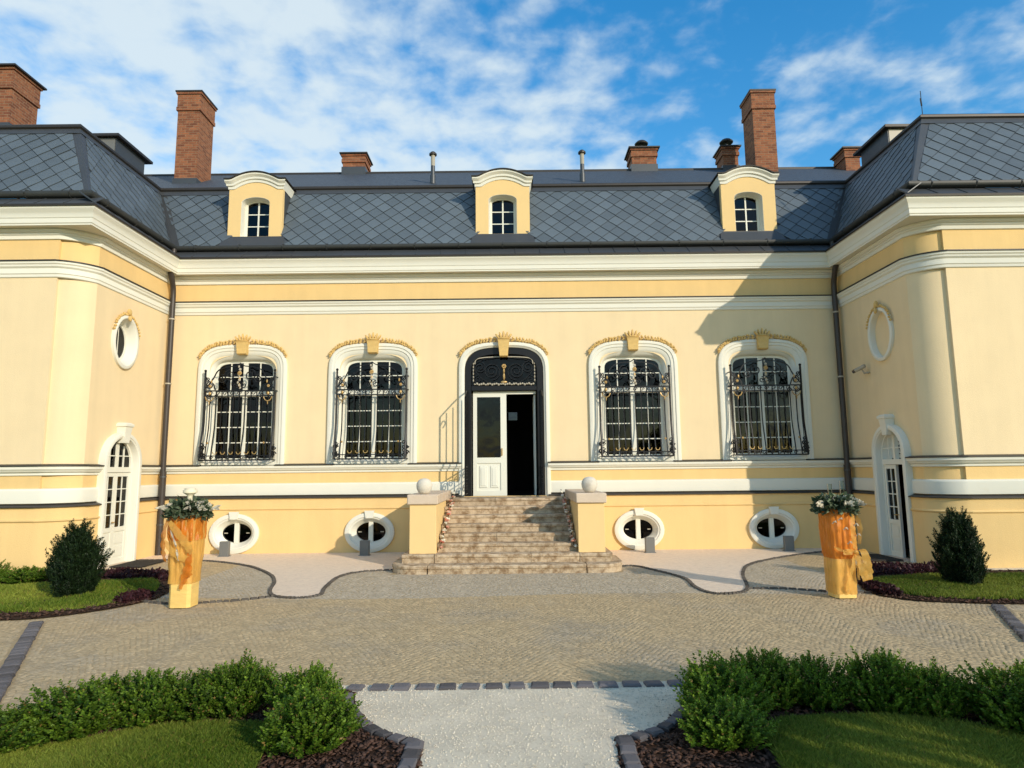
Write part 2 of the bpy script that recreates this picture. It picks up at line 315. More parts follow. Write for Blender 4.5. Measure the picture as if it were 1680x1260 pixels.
def copy_tree(o, parent=None):
    c = o.copy(); COL.objects.link(c); c.parent = parent
    for ch in list(o.children): copy_tree(ch, c)
    return c
def proj_scale(p): # projected pixel area weight of a unit patch
    return 1.0 / max((Vector(p) - CAM).length, 0.5) ** 2
def arch(A, top, bot, H, n=3.1, k=28):
    # closed loop (u,v), basket arch top with half width A, counter-clockwise from lower right
    pts = [(A, bot)]
    for i in range(k + 1):
        t = pi * i / k; c, sn = math.cos(t), math.sin(t)
        pts.append((A * math.copysign(abs(c) ** (2 / n), c), top - H + H * abs(sn) ** (2 / n)))
    pts.append((-A, bot)); return pts
def oval(a, b, k=32): return [(a * math.cos(2 * pi * i / k), b * math.sin(2 * pi * i / k)) for i in range(k)]
def catmull(pts, n=6, closed=False):
    P = [Vector((*p, 0)) if len(p) == 2 else Vector(p) for p in pts]; out = []; m = len(P)
    for i in range(m if closed else m - 1):
        a, b, c, d = (P[(i - 1) % m] if closed or i > 0 else P[0]), P[i], P[(i + 1) % m], (P[(i + 2) % m] if closed or i + 2 < m else P[-1])
        for j in range(n):
            t = j / n; out.append(0.5 * ((2 * b) + (c - a) * t + (2 * a - 5 * b + 4 * c - d) * t * t + (3 * b - a - 3 * c + d) * t ** 3))
    if not closed: out.append(P[-1])
    return out
def inpoly(x, y, poly):
    x = np.asarray(x); y = np.asarray(y); r = np.zeros(x.shape, bool); n = len(poly)
    for i in range(n):
        x0, y0 = poly[i][0], poly[i][1]; x1, y1 = poly[(i + 1) % n][0], poly[(i + 1) % n][1]
        if y0 == y1: continue
        c = ((y0 > y) != (y1 > y)) & (x < (x1 - x0) * (y - y0) / (y1 - y0) + x0); r ^= c
    return r
exec_parts = True

# ================================================================== the house
XW, YF, XC, YC = 7.42, -2.96, 7.88, -2.55
WX = (-5.73, -2.865, 2.83, 5.67)
house = thing('manor_house', (0, 0, 0), 'long cream and yellow manor house with dark slate mansard roof and projecting wings', 'house')
def chamfer(step=0.0, k=8):
    A = Vector((-XC, YF + step)); B = Vector((-XW, YC)); n = Vector(((B - A).y, -(B - A).x)).normalized()
    return [tuple(A.lerp(B, i / k) + n * 0.30 * (i / k) * (1 - i / k)) for i in range(k + 1)]
mir = lambda p: [(-x, y) for x, y in reversed(p)]
PL = [(-17, YF)] + chamfer()
PLS = [(-17, YF), (-XC, YF)] + chamfer(0.05)
SD = {-1: (-1.56, 0.60), 1: (-1.68, 0.55)}      # side door centre and half width along y
SA = PL + [(-XW, SD[-1][0] - SD[-1][1] + 0.04)]
SB = [(-XW, SD[-1][0] + SD[-1][1] - 0.04), (-XW, 0), (-0.93, 0)]
SCc = [(0.93, 0), (XW, 0), (XW, SD[1][0] + SD[1][1] - 0.04)]
SDd = [(XW, SD[1][0] - SD[1][1] + 0.04)] + mir(PL)
FULL = PL + [(-XW, 0), (XW, 0)] + mir(PL)
SEGS = [SA, SB, SCc, SDd]

# --- walls
m = MB(); hl = []
for wx in WX: hl.append([(wx + u, v) for u, v in arch(0.74, 4.27, 1.93, 0.52)])
hl.append([(u, v) for u, v in arch(0.86, 4.39, 1.16, 0.62)])
for wx in WX: hl.append([(wx + u, 0.43 + v) for u, v in oval(0.40, 0.30)])
m.holes([(-XW, -0.1), (XW, -0.1), (XW, 6.5), (-XW, 6.5)], hl, lambda u, v: (u, 0, v))
m.build('wall', MT['wall'], house)
for s in (-1, 1):
    m = MB(); c, hw = SD[s]
    hs_ = [[(c + u, v) for u, v in arch(hw - 0.10, 2.42, -0.09, hw - 0.10, 2.0)], [(-1.62 + u, 4.27 + v) for u, v in oval(0.34, 0.45)]]
    m.holes([(YC, -0.1), (0, -0.1), (0, 6.5), (YC, 6.5)], hs_, lambda u, v: (s * XW, u, v))
    m.build('wall', MT['wall'], house)
    m = MB(); p = PLS if s < 0 else mir(PLS); m.sweep(p, [(0, -0.1), (0, 6.5)], False)
    m.build('wall', MT['wall'], house, 35)
# plinth (projects 8 cm), with the basement ovals cut out
m = MB(); m.holes([(-XW + .08, -0.1), (XW - .08, -0.1), (XW - .08, 1.16), (-XW + .08, 1.16)], [[(wx + u, 0.43 + v) for u, v in oval(0.42, 0.32)] for wx in WX], lambda u, v: (u, -0.08, v))
m.build('plinth', MT['wall'], house)
for sg in (SA, SB[:2], SCc[1:], SDd):
    m = MB(); m.sweep(sg, [(0.0, 1.162), (0.08, 1.16), (0.08, -0.1)]); m.build('plinth', MT['wall'], house, 30)
for sg in SEGS:
    m = MB(); m.sweep(sg, [(0.075, 0.965), (0.105, 0.945), (0.105, 0.93), (0.078, 0.905)]); m.build('plinth_moulding', MT['wall'], house)
    m = MB(); m.sweep(sg, [(0.0, 1.213), (0.125, 1.172), (0.125, 1.158), (0.06, 1.158)]); m.build('flashing', MT['flash'], house)
    m = MB(); m.sweep(sg, [(0.0, 1.475), (0.03, 1.465), (0.045, 1.44), (0.045, 1.30), (0.035, 1.225), (0.0, 1.215)]); m.build('belt_course', MT['white'], house, 30)
    m = MB(); m.sweep(sg, [(0.0, 1.862), (0.105, 1.848), (0.105, 1.80), (0.085, 1.785), (0.07, 1.755), (0.03, 1.74), (0.03, 1.70), (0.0, 1.69)]); m.build('sill_course', MT['white'], house, 30)
def flash_sill(path):
    m = MB(); m.sweep(path, [(0.0, 1.892), (0.125, 1.868), (0.125, 1.850), (0.06, 1.850)]); m.build('flashing', MT['flash'], house)
flash_sill(SA); flash_sill(SDd)
flash_sill([SB[0], SB[1], (WX[0] - 0.80, 0)]); flash_sill([(WX[0] + 0.80, 0), (WX[1] - 0.80, 0)]); flash_sill([(WX[1] + 0.80, 0), (-0.93, 0)])
flash_sill([(0.93, 0), (WX[2] - 0.80, 0)]); flash_sill([(WX[2] + 0.80, 0), (WX[3] - 0.80, 0)]); flash_sill([(WX[3] + 0.80, 0), (XW, 0), SCc[2]])
m = MB(); m.sweep(FULL, [(0, 5.47), (0.10, 5.455), (0.10, 5.42), (0.08, 5.40), (0.075, 5.37), (0.045, 5.34), (0.045, 5.25), (0.03, 5.235), (0.025, 5.19), (0, 5.175)]); m.build('frieze_moulding', MT['white'], house, 30)
m = MB(); m.sweep(FULL, [(0, 5.505), (0.12, 5.478), (0.12, 5.458), (0.05, 5.458)]); m.build('flashing', MT['flash'], house)
# main cornice: sharp cornered, soffit runs over the rounded wall corners
SHARP = [(-17, YF), (-XW, YF), (-XW, 0), (XW, 0), (XW, YF), (17, YF)]
m = MB(); m.sweep(SHARP, [(-0.6, 6.06), (0.235, 6.06), (0.235, 6.085), (0.25, 6.10), (0.25, 6.18), (0.262, 6.195), (0.268, 6.24), (0.285, 6.29), (0.315, 6.325), (0.325, 6.345), (0.325, 6.385), (0.33, 6.40), (-0.1, 6.44)]); m.build('cornice', MT['white'], house, 25)
m = MB(); m.sweep(FULL, [(0.0, 6.058), (0.105, 6.055), (0.105, 6.02), (0.085, 5.995), (0.06, 5.985), (0.06, 5.965), (0.035, 5.945), (0.03, 5.885), (0, 5.875)]); m.build('bed_moulding', MT['white'], house, 25)

# --- metal cover panels on the cornice, gutter, roof slopes
ZG, RUN, ZB = 6.66, 0.92, 8.50
def off_pt(p, o, z):  # mitred offset of SHARP is linear in o for 90 degree corners
    return p
m = MB(); m.sweep(SHARP, [(0.345, 6.372), (0.35, 6.402), (0.345, 6.416), (0.30, 6.412)]); m.build('drip_edge', MT['flash'], house)
panel_proto = {}
def cover_panel(a, b):  # a, b plan points on the wall line
    a = Vector(a); b = Vector(b); d = (b - a).normalized(); n = Vector((d.y, -d.x)); g = 0.006
    A = a + d * g; B = b - d * g; mm = MB()
    q = lambda P, o, z: (P.x + n.x * o, P.y + n.y * o, z)
    mm.add([q(A, 0.338, 6.42), q(B, 0.338, 6.42), q(B, 0.02, 6.65), q(A, 0.02, 6.65), q(A, 0.334, 6.405), q(B, 0.334, 6.405), q(B, 0.02, 6.63), q(A, 0.02, 6.63)], [(0, 1, 2, 3), (0, 4, 5, 1), (1, 5, 6, 2), (0, 3, 7, 4)])
    mm.tube([q(A, 0.338, 6.424), q(A, 0.02, 6.654)], 0.012, 4)
    mm.build('cover_panel', MT['zinc'], house)
def panels(a, b, step=0.54, e0=0, e1=0):
    a = Vector(a); b = Vector(b); d = (b - a).normalized(); a = a + d * e0; b = b - d * e1; n = max(1, round((b - a).length / step))
    for i in range(n): cover_panel(a.lerp(b, i / n), a.lerp(b, (i + 1) / n))
panels((-XW, 0), (XW, 0), e0=0.03, e1=0.03)
panels((-12.3, YF), (-XW + 0.3, YF)); panels((XW - 0.3, YF), (12.3, YF))
panels((-XW, YF - 0.3), (-XW, 0), e1=0.03); panels((XW, 0), (XW, YF - 0.3), e0=0.03)
m = MB(); prof = [(0.06 + 0.075 * math.cos(t), 6.715 + 0.075 * math.sin(t)) for t in [pi * 0.15 - i * pi * 1.2 / 8 for i in range(9)]]
m.sweep(SHARP, prof + [(-0.012 + 0.06, 6.72)]); MT['gutter'] = mat('gutter_metal', (0.040, 0.042, 0.040), 0.5, 0.2, 3, 0.05, 25, 0.3); gut = m.build('gutter', MT['gutter'], house, 40)
def bracket(p, n):
    mm = MB(); p = Vector(p); n = Vector(n)
    mm.tube([(p.x - n.x * .03, p.y - n.y * .03, 6.80), (p.x + n.x * .10, p.y + n.y * .10, 6.775), (p.x + n.x * .142, p.y + n.y * .142, 6.71), (p.x + n.x * .10, p.y + n.y * .10, 6.65), (p.x + n.x * .04, p.y + n.y * .04, 6.628)], 0.012, 4)
    mm.build('gutter_bracket', MT['gutter'], gut)
for i in range(15): bracket((-6.9 + i * 13.8 / 14, 0), (0, -1))
for s in (-1, 1):
    for i in range(6): bracket((s * (7.7 + i * 0.8), YF), (0, -1))
    for i in range(3): bracket((s * XW, -2.6 + i * 0.95), (-s, 0))

roof = None
def uvplane(O, u, w): return Vector(O), Vector(u).normalized(), Vector(w)
LW = math.hypot(RUN, ZB - ZG); wn = (RUN / LW, (ZB - ZG) / LW)
# slopes: origin, u axis, horizontal inward axis, uv polygon
SLOPES = []
SLOPES.append(((0, 0, ZG), (1, 0, 0), (0, 1, 0), [(-XW, 0), (XW, 0), (XW + RUN, LW), (-XW - RUN, LW)]))
for s in (-1, 1):
    pf = [(XW, 0), (16.5, 0), (16.5, LW), (XW + RUN, LW)]
    SLOPES.append(((0, YF, ZG), (1, 0, 0), (0, 1, 0), [(s * a, b) for a, b in (pf if s > 0 else reversed(pf))]))
    ps = [(YF, 0), (0, 0), (RUN, LW), (YF + RUN, LW)]
    SLOPES.append(((s * XW, 0, ZG), (0, s * -1.0, 0), (s, 0, 0), [(-s * a, b) for a, b in (ps if s < 0 else reversed(ps))]))
DORM = (-5.70, 0.0, 5.66)
m = MB()
for O, u, h, poly in SLOPES:
    O = Vector(O); u = Vector(u); w = Vector(h) * wn[0] + Vector((0, 0, wn[1])); m.holes(poly, [[(d - .56, .46), (d + .56, .46), (d + .56, LW - .02), (d - .56, LW - .02)] for d in DORM] if abs(O.x) < .1 and abs(O.y) < .1 else [], lambda a, b: O + u * a + w * b)
ZR, YR = 10.68, 4.66
m.add([(-XW - RUN, RUN, ZB), (XW + RUN, RUN, ZB), (XW + RUN + 5, YR, ZR), (-XW - RUN - 5, YR, ZR)], [(0, 1, 2, 3)])
m.add([(-15, YR, ZR), (15, YR, ZR), (15, 9.4, 8.0), (-15, 9.4, 8.0)], [(0, 1, 2, 3)])
for s in (-1, 1):
    x0 = s * (XW + RUN); y0 = YF + RUN; x1 = s * 12.2; zt = ZB + 3.86 * 0.36
    m.add([(x0, y0, ZB), (s * 16.5, y0, ZB), (s * 16.5, y0 + 3.86, zt), (x1, y0 + 3.86, zt), (x1, 9, zt), (x0, 9, ZB)], [(0, 1, 2, 3), (0, 3, 4, 5)])
roof = m.build('roof', MT['slate_up'], house)
# diamond slates
SWD, SHT = 0.375, 0.365
def clip(poly, region):
    out = poly; n = len(region)
    for i in range(n):
        ax, ay = region[i]; bx, by = region[(i + 1) % n]; inp = out; out = []
        f = lambda q: (bx - ax) * (q[1] - ay) - (by - ay) * (q[0] - ax)
        for j in range(len(inp)):
            p, q = inp[j - 1], inp[j]; fp, fq = f(p), f(q)
            if (fp >= 0) != (fq >= 0): t = fp / (fp - fq); out.append((p[0] + (q[0] - p[0]) * t, p[1] + (q[1] - p[1]) * t))
            if fq >= 0: out.append(q)
        if not out: return []
    return out
def area(p): return 0.5 * abs(sum(p[i - 1][0] * p[i][1] - p[i][0] * p[i - 1][1] for i in range(len(p))))
DIA = [(0, SHT / 2 - .006), (-SWD / 2 + .006, 0), (0, -SHT / 2 + .006), (SWD / 2 - .006, 0)]
def slate_geo(poly, c):
    top = [(a - c[0], b - c[1], 0.016 - 0.022 * (b - c[1]) / SHT) for a, b in poly]; bot = [(a, b, z - 0.012) for a, b, z in top]; n = len(poly)
    return top + bot, [tuple(range(n))] + [(i, i + n, (i + 1) % n + n, (i + 1) % n) for i in range(n)]
full_me = MB().add(*slate_geo(DIA, (0, 0))).mesh('slate', MT['slate'])
cand = []
for O, u, h, poly in SLOPES:
    O = Vector(O); u = Vector(u); w = Vector(h) * wn[0] + Vector((0, 0, wn[1])); n = u.cross(w)
    if n.z < 0: n = -n
    ac = sum(a for a, b in poly) / len(poly); a0 = min(a for a, b in poly); a1 = max(a for a, b in poly)
    # keep a margin at hips, valleys, top and foot for the metal trims
    for r in range(-1, int(LW / (SHT / 2)) + 2):
        v = 0.10 + r * SHT / 2; k0 = int(a0 / SWD) - 1
        for k in range(k0, int(a1 / SWD) + 2):
            cu = k * SWD + (SWD / 2 if r % 2 else 0)
            P0 = [(cu + a, v + b) for a, b in DIA]
            if abs(O.x) < .1 and abs(O.y) < .1 and any(abs(cu - d) < (0.56 if v > .42 else .72) for d in DORM): continue
            reg = [(a + (1 if a < ac else -1) * (abs(a) < 16) * (.07 if (abs(O.y - YF) < .01 or (abs(O.x) > 1 and abs(a) > 1.5)) else .13), min(max(b, 0.03), LW - 0.17)) for a, b in poly]
            q = clip(P0, reg)
            if len(q) < 3 or area(q) < 0.004: continue
            P = O + u * cu + w * v
            vis = (CAM - P).normalized().dot(n)
            d = P - CAM; zc = d.dot(cF); px = 840 + 1072.7 * d.dot(cR) / zc; inf = -20 < px < 1700
            cand.append((area(q) * max(vis, 0) * proj_scale(P) * (1 if inf else 0.0), O, u, w, n, q, (cu, v)))
cand.sort(key=lambda c: -c[0])
rest = MB(); tin = []
for i, (wt, O, u, w, n, q, c) in enumerate(cand):
    jit = Matrix.Rotation(random.uniform(-.012, .012), 4, 'X') @ Matrix.Rotation(random.uniform(-.012, .012), 4, 'Y')
    mw = Matrix((u, w, n)).transposed().to_4x4(); mw.translation = O + u * c[0] + w * c[1] + n * 0.008; mw = mw @ jit
    whole = abs(area(q) - area(DIA)) < 1e-4
    if i < 300:
        me = full_me if whole else MB().add(*slate_geo(q, c)).mesh('slate', MT['slate'])
        link('slate', me, roof, mw=mw)
    else:
        vs_, fs_ = slate_geo(q, c); rest.add([mw @ Vector(p) for p in vs_], fs_, random.uniform(-.5, .5))
rest.build('remaining_slates', MT['slate'], roof, kind='stuff')
# trims: break moulding, hips, valleys
SB_ = [(-16.5, YF + RUN), (-XW - RUN, YF + RUN), (-XW - RUN, RUN), (XW + RUN, RUN), (XW + RUN, YF + RUN), (16.5, YF + RUN)]
m = MB(); m.sweep(SB_, [(-0.06, ZB + 0.07), (0.05, ZB + 0.075), (0.085, ZB + 0.045), (0.085, ZB + 0.0), (0.05, ZB - 0.03), (0.05, ZB - 0.04)]); m.build('ridge_roll', MT['flash'], roof, 40)
m = MB(); m.sweep(SB_, [(0.028, ZB - 0.02), (0.055, ZB - 0.03), (0.115, ZB - 0.15), (0.10, ZB - 0.155)]); m.build('ridge_flashing', MT['zinc'], roof)
for s in (-1, 1):
    a = Vector((s * XW, YF, ZG)); b = Vector((s * (XW + RUN), YF + RUN, ZB)); m = MB()
    o = Vector((-s, -1, 0.35)).normalized()
    ux = Vector((1 * s, -0.0, 0)); 
    m.add([a + Vector((s * .16, -.012, .0)), a + o * .035, a + Vector((-s * -.012 * -1, .16, 0)), b + Vector((s * .16, -.012, 0)), b + o * .035, b + Vector((-s * .012, .16, 0))], [(0, 1, 4, 3), (1, 2, 5, 4)])
    m.build('hip_flashing', MT['zinc'], roof)
    a = Vector((s * XW, 0, ZG + .03)); b = Vector((s * (XW + RUN), RUN, ZB)); m = MB()
    m.add([a + Vector((-s * .16, -.025, 0)), a + Vector((-s * .01, -.01, 0)), a + Vector((-s * .025, -.16, 0)), b + Vector((-s * .16, -.025, 0)), b + Vector((-s * .01, -.01, 0)), b + Vector((-s * .025, -.16, 0))], [(0, 1, 4, 3), (1, 2, 5, 4)])
    m.build('valley_flashing', MT['zinc'], roof)
    m = MB(); m.box(min(s * 8.42, s * 9.2), max(s * 8.42, s * 9.2), -0.75, 0.35, 8.4, 9.0); hb = m.build('roof_hatch', MT['zinc'], house); MB().box(min(s * 8.44, s * 9.18), max(s * 8.44, s * 9.18), -.762, -.753, 8.4, 8.99).build('hatch_lit_front', MT['camhouse'] if s > 0 else MT['fixture'], hb)  # paler front plate paints the hatch's sunlit face, darker body its shaded side
    m = MB(); m.box(min(s * 8.32, s * 9.3), max(s * 8.32, s * 9.3), -0.85, 0.52, 9.003, 9.06); m.build('hatch_cover', MT['flash'], hb)
m = MB(); m.tube([(-13, YR, ZR + .0), (13, YR, ZR + .0)], 0.06, 6); m.build('ridge_cap', MT['flash'], roof)

# --- dormers
def dtop(x, e=0.0):
    a = abs(x); r = 0.50
    return (8.32 if a > r else 8.32 + 0.17 * (1 - (a / r) ** 2)) + e
xs = [-0.64 + 1.28 * i / 32 for i in range(33)]
def make_dormer(x):
    m = MB(); YD = 0.20
    outer = [(-0.62, 7.06), (0.62, 7.06)] + [(0.62 * q / 0.64, dtop(q)) for q in reversed(xs)]
    m.holes(outer, [arch(0.325, 8.02, 7.075, 0.13, 2.0, 12)], lambda u, v: (u, YD, v))
    for s in (-1, 1):
        m.add([(s * 0.62, YD, 7.06), (s * 0.62, YD, 8.30), (s * 0.62, YD + 0.12, 8.30), (s * 0.62, YD + 0.12, 7.06)], [(0, 1, 2, 3)])
    d = m.build('dormer', MT['dyel'], house, loc=(x, 0, 0))
    m = MB()
    lo = lambda A, t, y: [(u, y, v) for u, v in arch(A, t, 7.075, 0.13, 2.0, 12)]
    m.loops([lo(0.325, 8.02, YD), lo(0.322, 8.015, YD + .002), lo(0.305, 7.99, YD + 0.19), lo(0.285, 7.97, YD + 0.19), lo(0.282, 7.967, YD + 0.25)]); m.build('reveal', MT['white'], d, 30)
    m = MB()
    for s in (-1, 1): m.add([(s * 0.61, YD + 0.10, 7.0), (s * 0.61, YD + 0.10, 8.33), (s * 0.61, 1.15, 8.33), (s * 0.61, 0.93, 8.45), (s * 0.61, 0.15, 6.95)], [(0, 1, 2, 3, 4)])
    m.build('cheek', MT['zinc'], d)
    # cap moulding and metal roof
    def strip(mm, prof):
        n = len(prof); vsx = []
        for q in xs:
            t = q / 0.64
            for o, e in prof: vsx.append((q * (0.62 + min(o, .08)) / 0.64, YD - o, dtop(q, e)))
        mm.add(vsx, [(i * n + k, (i + 1) * n + k, (i + 1) * n + k + 1, i * n + k + 1) for i in range(len(xs) - 1) for k in range(n - 1)])
        mm.add([vsx[k] for k in range(n)], [tuple(range(n))]); mm.add([vsx[(len(xs) - 1) * n + k] for k in range(n)], [tuple(range(n))[::-1]])
    m = MB(); strip(m, [(0.0, -0.12), (0.02, -0.115), (0.025, -0.055), (0.055, -0.045), (0.06, 0.0), (0.09, 0.03), (0.11, 0.05), (0.11, 0.085), (-0.02, 0.09)]); m.build('cap_moulding', MT['white'], d, 30)
    for s in (-1, 1):
        m = MB(); m.add([(s * .62, YD + .002, 8.22), (s * .65, YD + .002, 8.33), (s * .675, YD + .002, 8.40), (s * .60, YD + .002, 8.40), (s * .62, YD + .6, 8.22), (s * .65, YD + .6, 8.33), (s * .675, YD + .6, 8.40), (s * .60, YD + .6, 8.40)], [(0, 1, 5, 4), (1, 2, 6, 5), (2, 3, 7, 6), (0, 1, 2, 3)]); m.build('side_moulding', MT['white'], d)
    m = MB(); vsx = []
    for q in xs:
        for y, e in ((YD - 0.135, 0.088), (YD - 0.14, 0.112), (YD + 2.4, 0.125)): vsx.append((q * 0.715 / 0.64, y, dtop(q, e)))
    m.add(vsx, [(i * 3 + k, (i + 1) * 3 + k, (i + 1) * 3 + k + 1, i * 3 + k + 1) for i in range(32) for k in range(2)]); m.build('dormer_roof', MT['flash'], d, 40)
    m = MB(); m.add([(-.70, YD - .03, 7.062), (.70, YD - .03, 7.062), (.70, YD + .05, 7.066), (-.70, YD + .05, 7.066), (-.70, YD - .04, 7.03), (.70, YD - .04, 7.03), (.74, -.015, 6.72), (-.74, -.015, 6.72)], [(0, 1, 2, 3), (0, 4, 5, 1), (4, 7, 6, 5)])
    m.build('apron', MT['zinc'], d)
    m = MB(); Y = YD + 0.22
    for a, b, c, e in ((-.285, -.25, 7.08, 7.96), (.25, .285, 7.08, 7.96), (-.016, .016, 7.08, 7.96), (-.25, .25, 7.08, 7.11)): m.box(a, b, Y - .02, Y + .02, c, e)
    m.build('frame', MT['wood'], d)
    for z in (7.385, 7.675): MB().box(-.25, .25, Y - .012, Y + .012, z - .011, z + .011).build('muntin', MT['wood'], d)
    for zi, z in enumerate((7.11, 7.396, 7.686)):
        for a in (-.25, .016): MB().box(a, a + .234, Y - .002, Y + .002, z, z + .272).build('pane', MT['glass'], d)
    MB().add([(-.26, Y + .12, 7.05), (.26, Y + .12, 7.05), (.26, Y + .12, 7.95), (-.26, Y + .12, 7.95)], [(0, 1, 2, 3)]).build('curtain', MT['sheer'], d)
    return d
dproto = make_dormer(DORM[0])
for x in DORM[1:]: o = copy_tree(dproto, house); o.location = (x, 0, 0)

# --- chimneys, vents, aerial
def chimney(x, y, w, d, z0, z1, cap=0.09, cowl=False, flash=0.0, panel=True):
    m = MB(); m.box(-w / 2, w / 2, 0, d, z0, z1 - 0.55 if z1 - z0 > 2.2 else z1 - .28)
    zz0 = z1 - 0.55 if z1 - z0 > 2.2 else z1 - .28
    m.box(-w / 2 - .035, w / 2 + .035, -.035, d + .035, zz0 - .003, zz0 + .10); m.box(-w / 2 - .02, w / 2 + .02, -.02, d + .02, zz0 + .10, z1 - .06); m.box(-w / 2 - .05, w / 2 + .05, -.05, d + .05, z1 - .08, z1 - .02)
    c = m.build('chimney', MT['brick'], house, loc=(x, y, 0))
    m = MB(); m.add([(-w / 2 - cap, -cap, z1 - .02), (w / 2 + cap, -cap, z1 - .02), (w / 2 + cap, d + cap, z1 - .02), (-w / 2 - cap, d + cap, z1 - .02), (-w / 2 - cap, -cap, z1 + .02), (w / 2 + cap, -cap, z1 + .02), (w / 2 + cap, d + cap, z1 + .02), (-w / 2 - cap, d + cap, z1 + .02), (0, d / 2, z1 + .10)],
              [(0, 1, 5, 4), (1, 2, 6, 5), (2, 3, 7, 6), (3, 0, 4, 7), (4, 5, 8), (5, 6, 8), (6, 7, 8), (7, 4, 8), (0, 3, 2, 1)]); m.build('chimney_cap', MT['flash'], c)
    if flash: MB().box(-w / 2 - .03, w / 2 + .03, -.03, d + .03, z0, flash).build('chimney_flashing', MT['zinc'], c)
    if cowl:
        m = MB(); m.lathe([(.07, 0), (.07, .16), (.05, .17), (.05, .22)], (0, d / 2, z1 + .04), 10); m.build('cowl_pipe', MT['zinc'], c)
        m = MB(); m.lathe([(.20, 0), (.21, .03), (.14, .10), (.02, .13)], (0, d / 2, z1 + .27), 14); m.build('cowl', MT['flash'], c, 40)
    return c
chimney(-8.63, 2.6, 0.60, 0.82, 9.2, 12.13, 0.07, flash=9.62)
chimney(-4.55, 4.5, 0.66, 0.66, 10.0, 11.24, 0.09, flash=10.82)
chimney(4.22, 4.5, 0.74, 0.66, 10.0, 11.32, 0.10, cowl=True, flash=10.80)
chimney(6.86, 4.6, 0.46, 0.60, 10.0, 11.38, 0.09, cowl=True, flash=10.78)
chimney(7.33, 3.1, 0.62, 0.75, 9.2, 12.28, 0.06)
chimney(10.22, 4.0, 0.42, 0.6, 9.0, 10.98, 0.10)
chimney(-12.05, 0.2, 0.9, 0.85, 8.9, 11.34, 0.11, flash=9.92)
for x in (-1.84, 2.06):
    m = MB(); m.lathe([(.075, 0), (.075, .24), (.055, .25), (.055, .50)], (x, 2.0, 9.1), 10); v = m.build('vent_pipe', MT['zinc'], house, 40)
    MB().lathe([(.055, 0), (.055, .30)], (x, 2.0, 9.601), 10).build('pipe_sleeve', MT['camhouse'], v)
    MB().lathe([(.10, 0), (.10, .04), (.05, .09), (.01, .10)], (x, 2.0, 9.90), 12).build('vent_cap', MT['flash'], v)
m = MB(); m.tube([(8.58, -1.7, 8.5), (8.58, -1.7, 9.30)], 0.008, 5); m.tube([(8.58, -1.7, 8.98), (8.57, -1.7, 9.14)], 0.016, 5); m.build('aerial', MT['flash'], house)

# --- downpipes
for s in (-1, 1):
    x = s * (XW - .12)
    pts = catmull([(s * (XW - .10), -.18, 6.66), (s * (XW - .10), -.20, 6.52), (s * (XW - .16), -.42, 6.36), (s * (XW - .17), -.44, 6.18), (s * (XW - .15), -.28, 5.92), (s * (XW - .13), -.17, 5.70), (s * (XW - .13), -.16, 5.2)], 5) + [Vector((s * (XW - .13), -.16, z)) for z in (3, 1.2)]
    m = MB(); m.tube(pts, 0.058, 10); dp = m.build('downpipe', MT['pipe'], house, 50)
    m = MB(); m.tube([(s * (XW - .145), -.175, 1.75), (s * (XW - .145), -.175, 0.0)], 0.068, 10); m.build('standpipe', MT['pipe'], dp, 50)
    for z in (5.05, 3.62, 1.62, 0.62): MB().lathe([(.060, 0), (.074, .004), (.074, .03), (.060, .034)], (s * (XW - (.13 if z > 1.8 else .145)), -.16 if z > 1.8 else -.175, z), 10).build('pipe_clamp', MT['camhouse'] if z > 1.8 else MT['zinc'], dp)

# --- interior shell (dark rooms behind the glass)
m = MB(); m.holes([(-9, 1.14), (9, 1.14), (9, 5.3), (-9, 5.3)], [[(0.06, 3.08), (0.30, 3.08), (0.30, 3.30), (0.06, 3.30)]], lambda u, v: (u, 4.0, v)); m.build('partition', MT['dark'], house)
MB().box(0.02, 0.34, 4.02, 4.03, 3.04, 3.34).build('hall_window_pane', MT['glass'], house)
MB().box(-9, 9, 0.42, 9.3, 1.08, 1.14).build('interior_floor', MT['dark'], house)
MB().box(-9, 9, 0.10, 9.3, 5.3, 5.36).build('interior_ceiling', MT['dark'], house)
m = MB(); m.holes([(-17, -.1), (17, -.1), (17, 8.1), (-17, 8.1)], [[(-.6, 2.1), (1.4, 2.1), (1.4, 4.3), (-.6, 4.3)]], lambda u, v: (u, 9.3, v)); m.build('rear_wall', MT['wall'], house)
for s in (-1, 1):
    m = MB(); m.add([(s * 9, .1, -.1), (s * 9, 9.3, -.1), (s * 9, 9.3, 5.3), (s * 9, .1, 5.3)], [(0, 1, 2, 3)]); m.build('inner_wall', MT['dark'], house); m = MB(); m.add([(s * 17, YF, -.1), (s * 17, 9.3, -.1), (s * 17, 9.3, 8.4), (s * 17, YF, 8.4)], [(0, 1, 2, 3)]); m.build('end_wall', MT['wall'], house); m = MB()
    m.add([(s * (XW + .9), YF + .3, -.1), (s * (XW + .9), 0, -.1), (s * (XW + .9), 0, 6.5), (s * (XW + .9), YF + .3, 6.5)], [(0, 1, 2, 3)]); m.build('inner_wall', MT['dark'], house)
MB().box(-7.3, 7.3, 0.75, 0.80, -.1, 1.06).build('cellar_wall', MT['dark'], house)

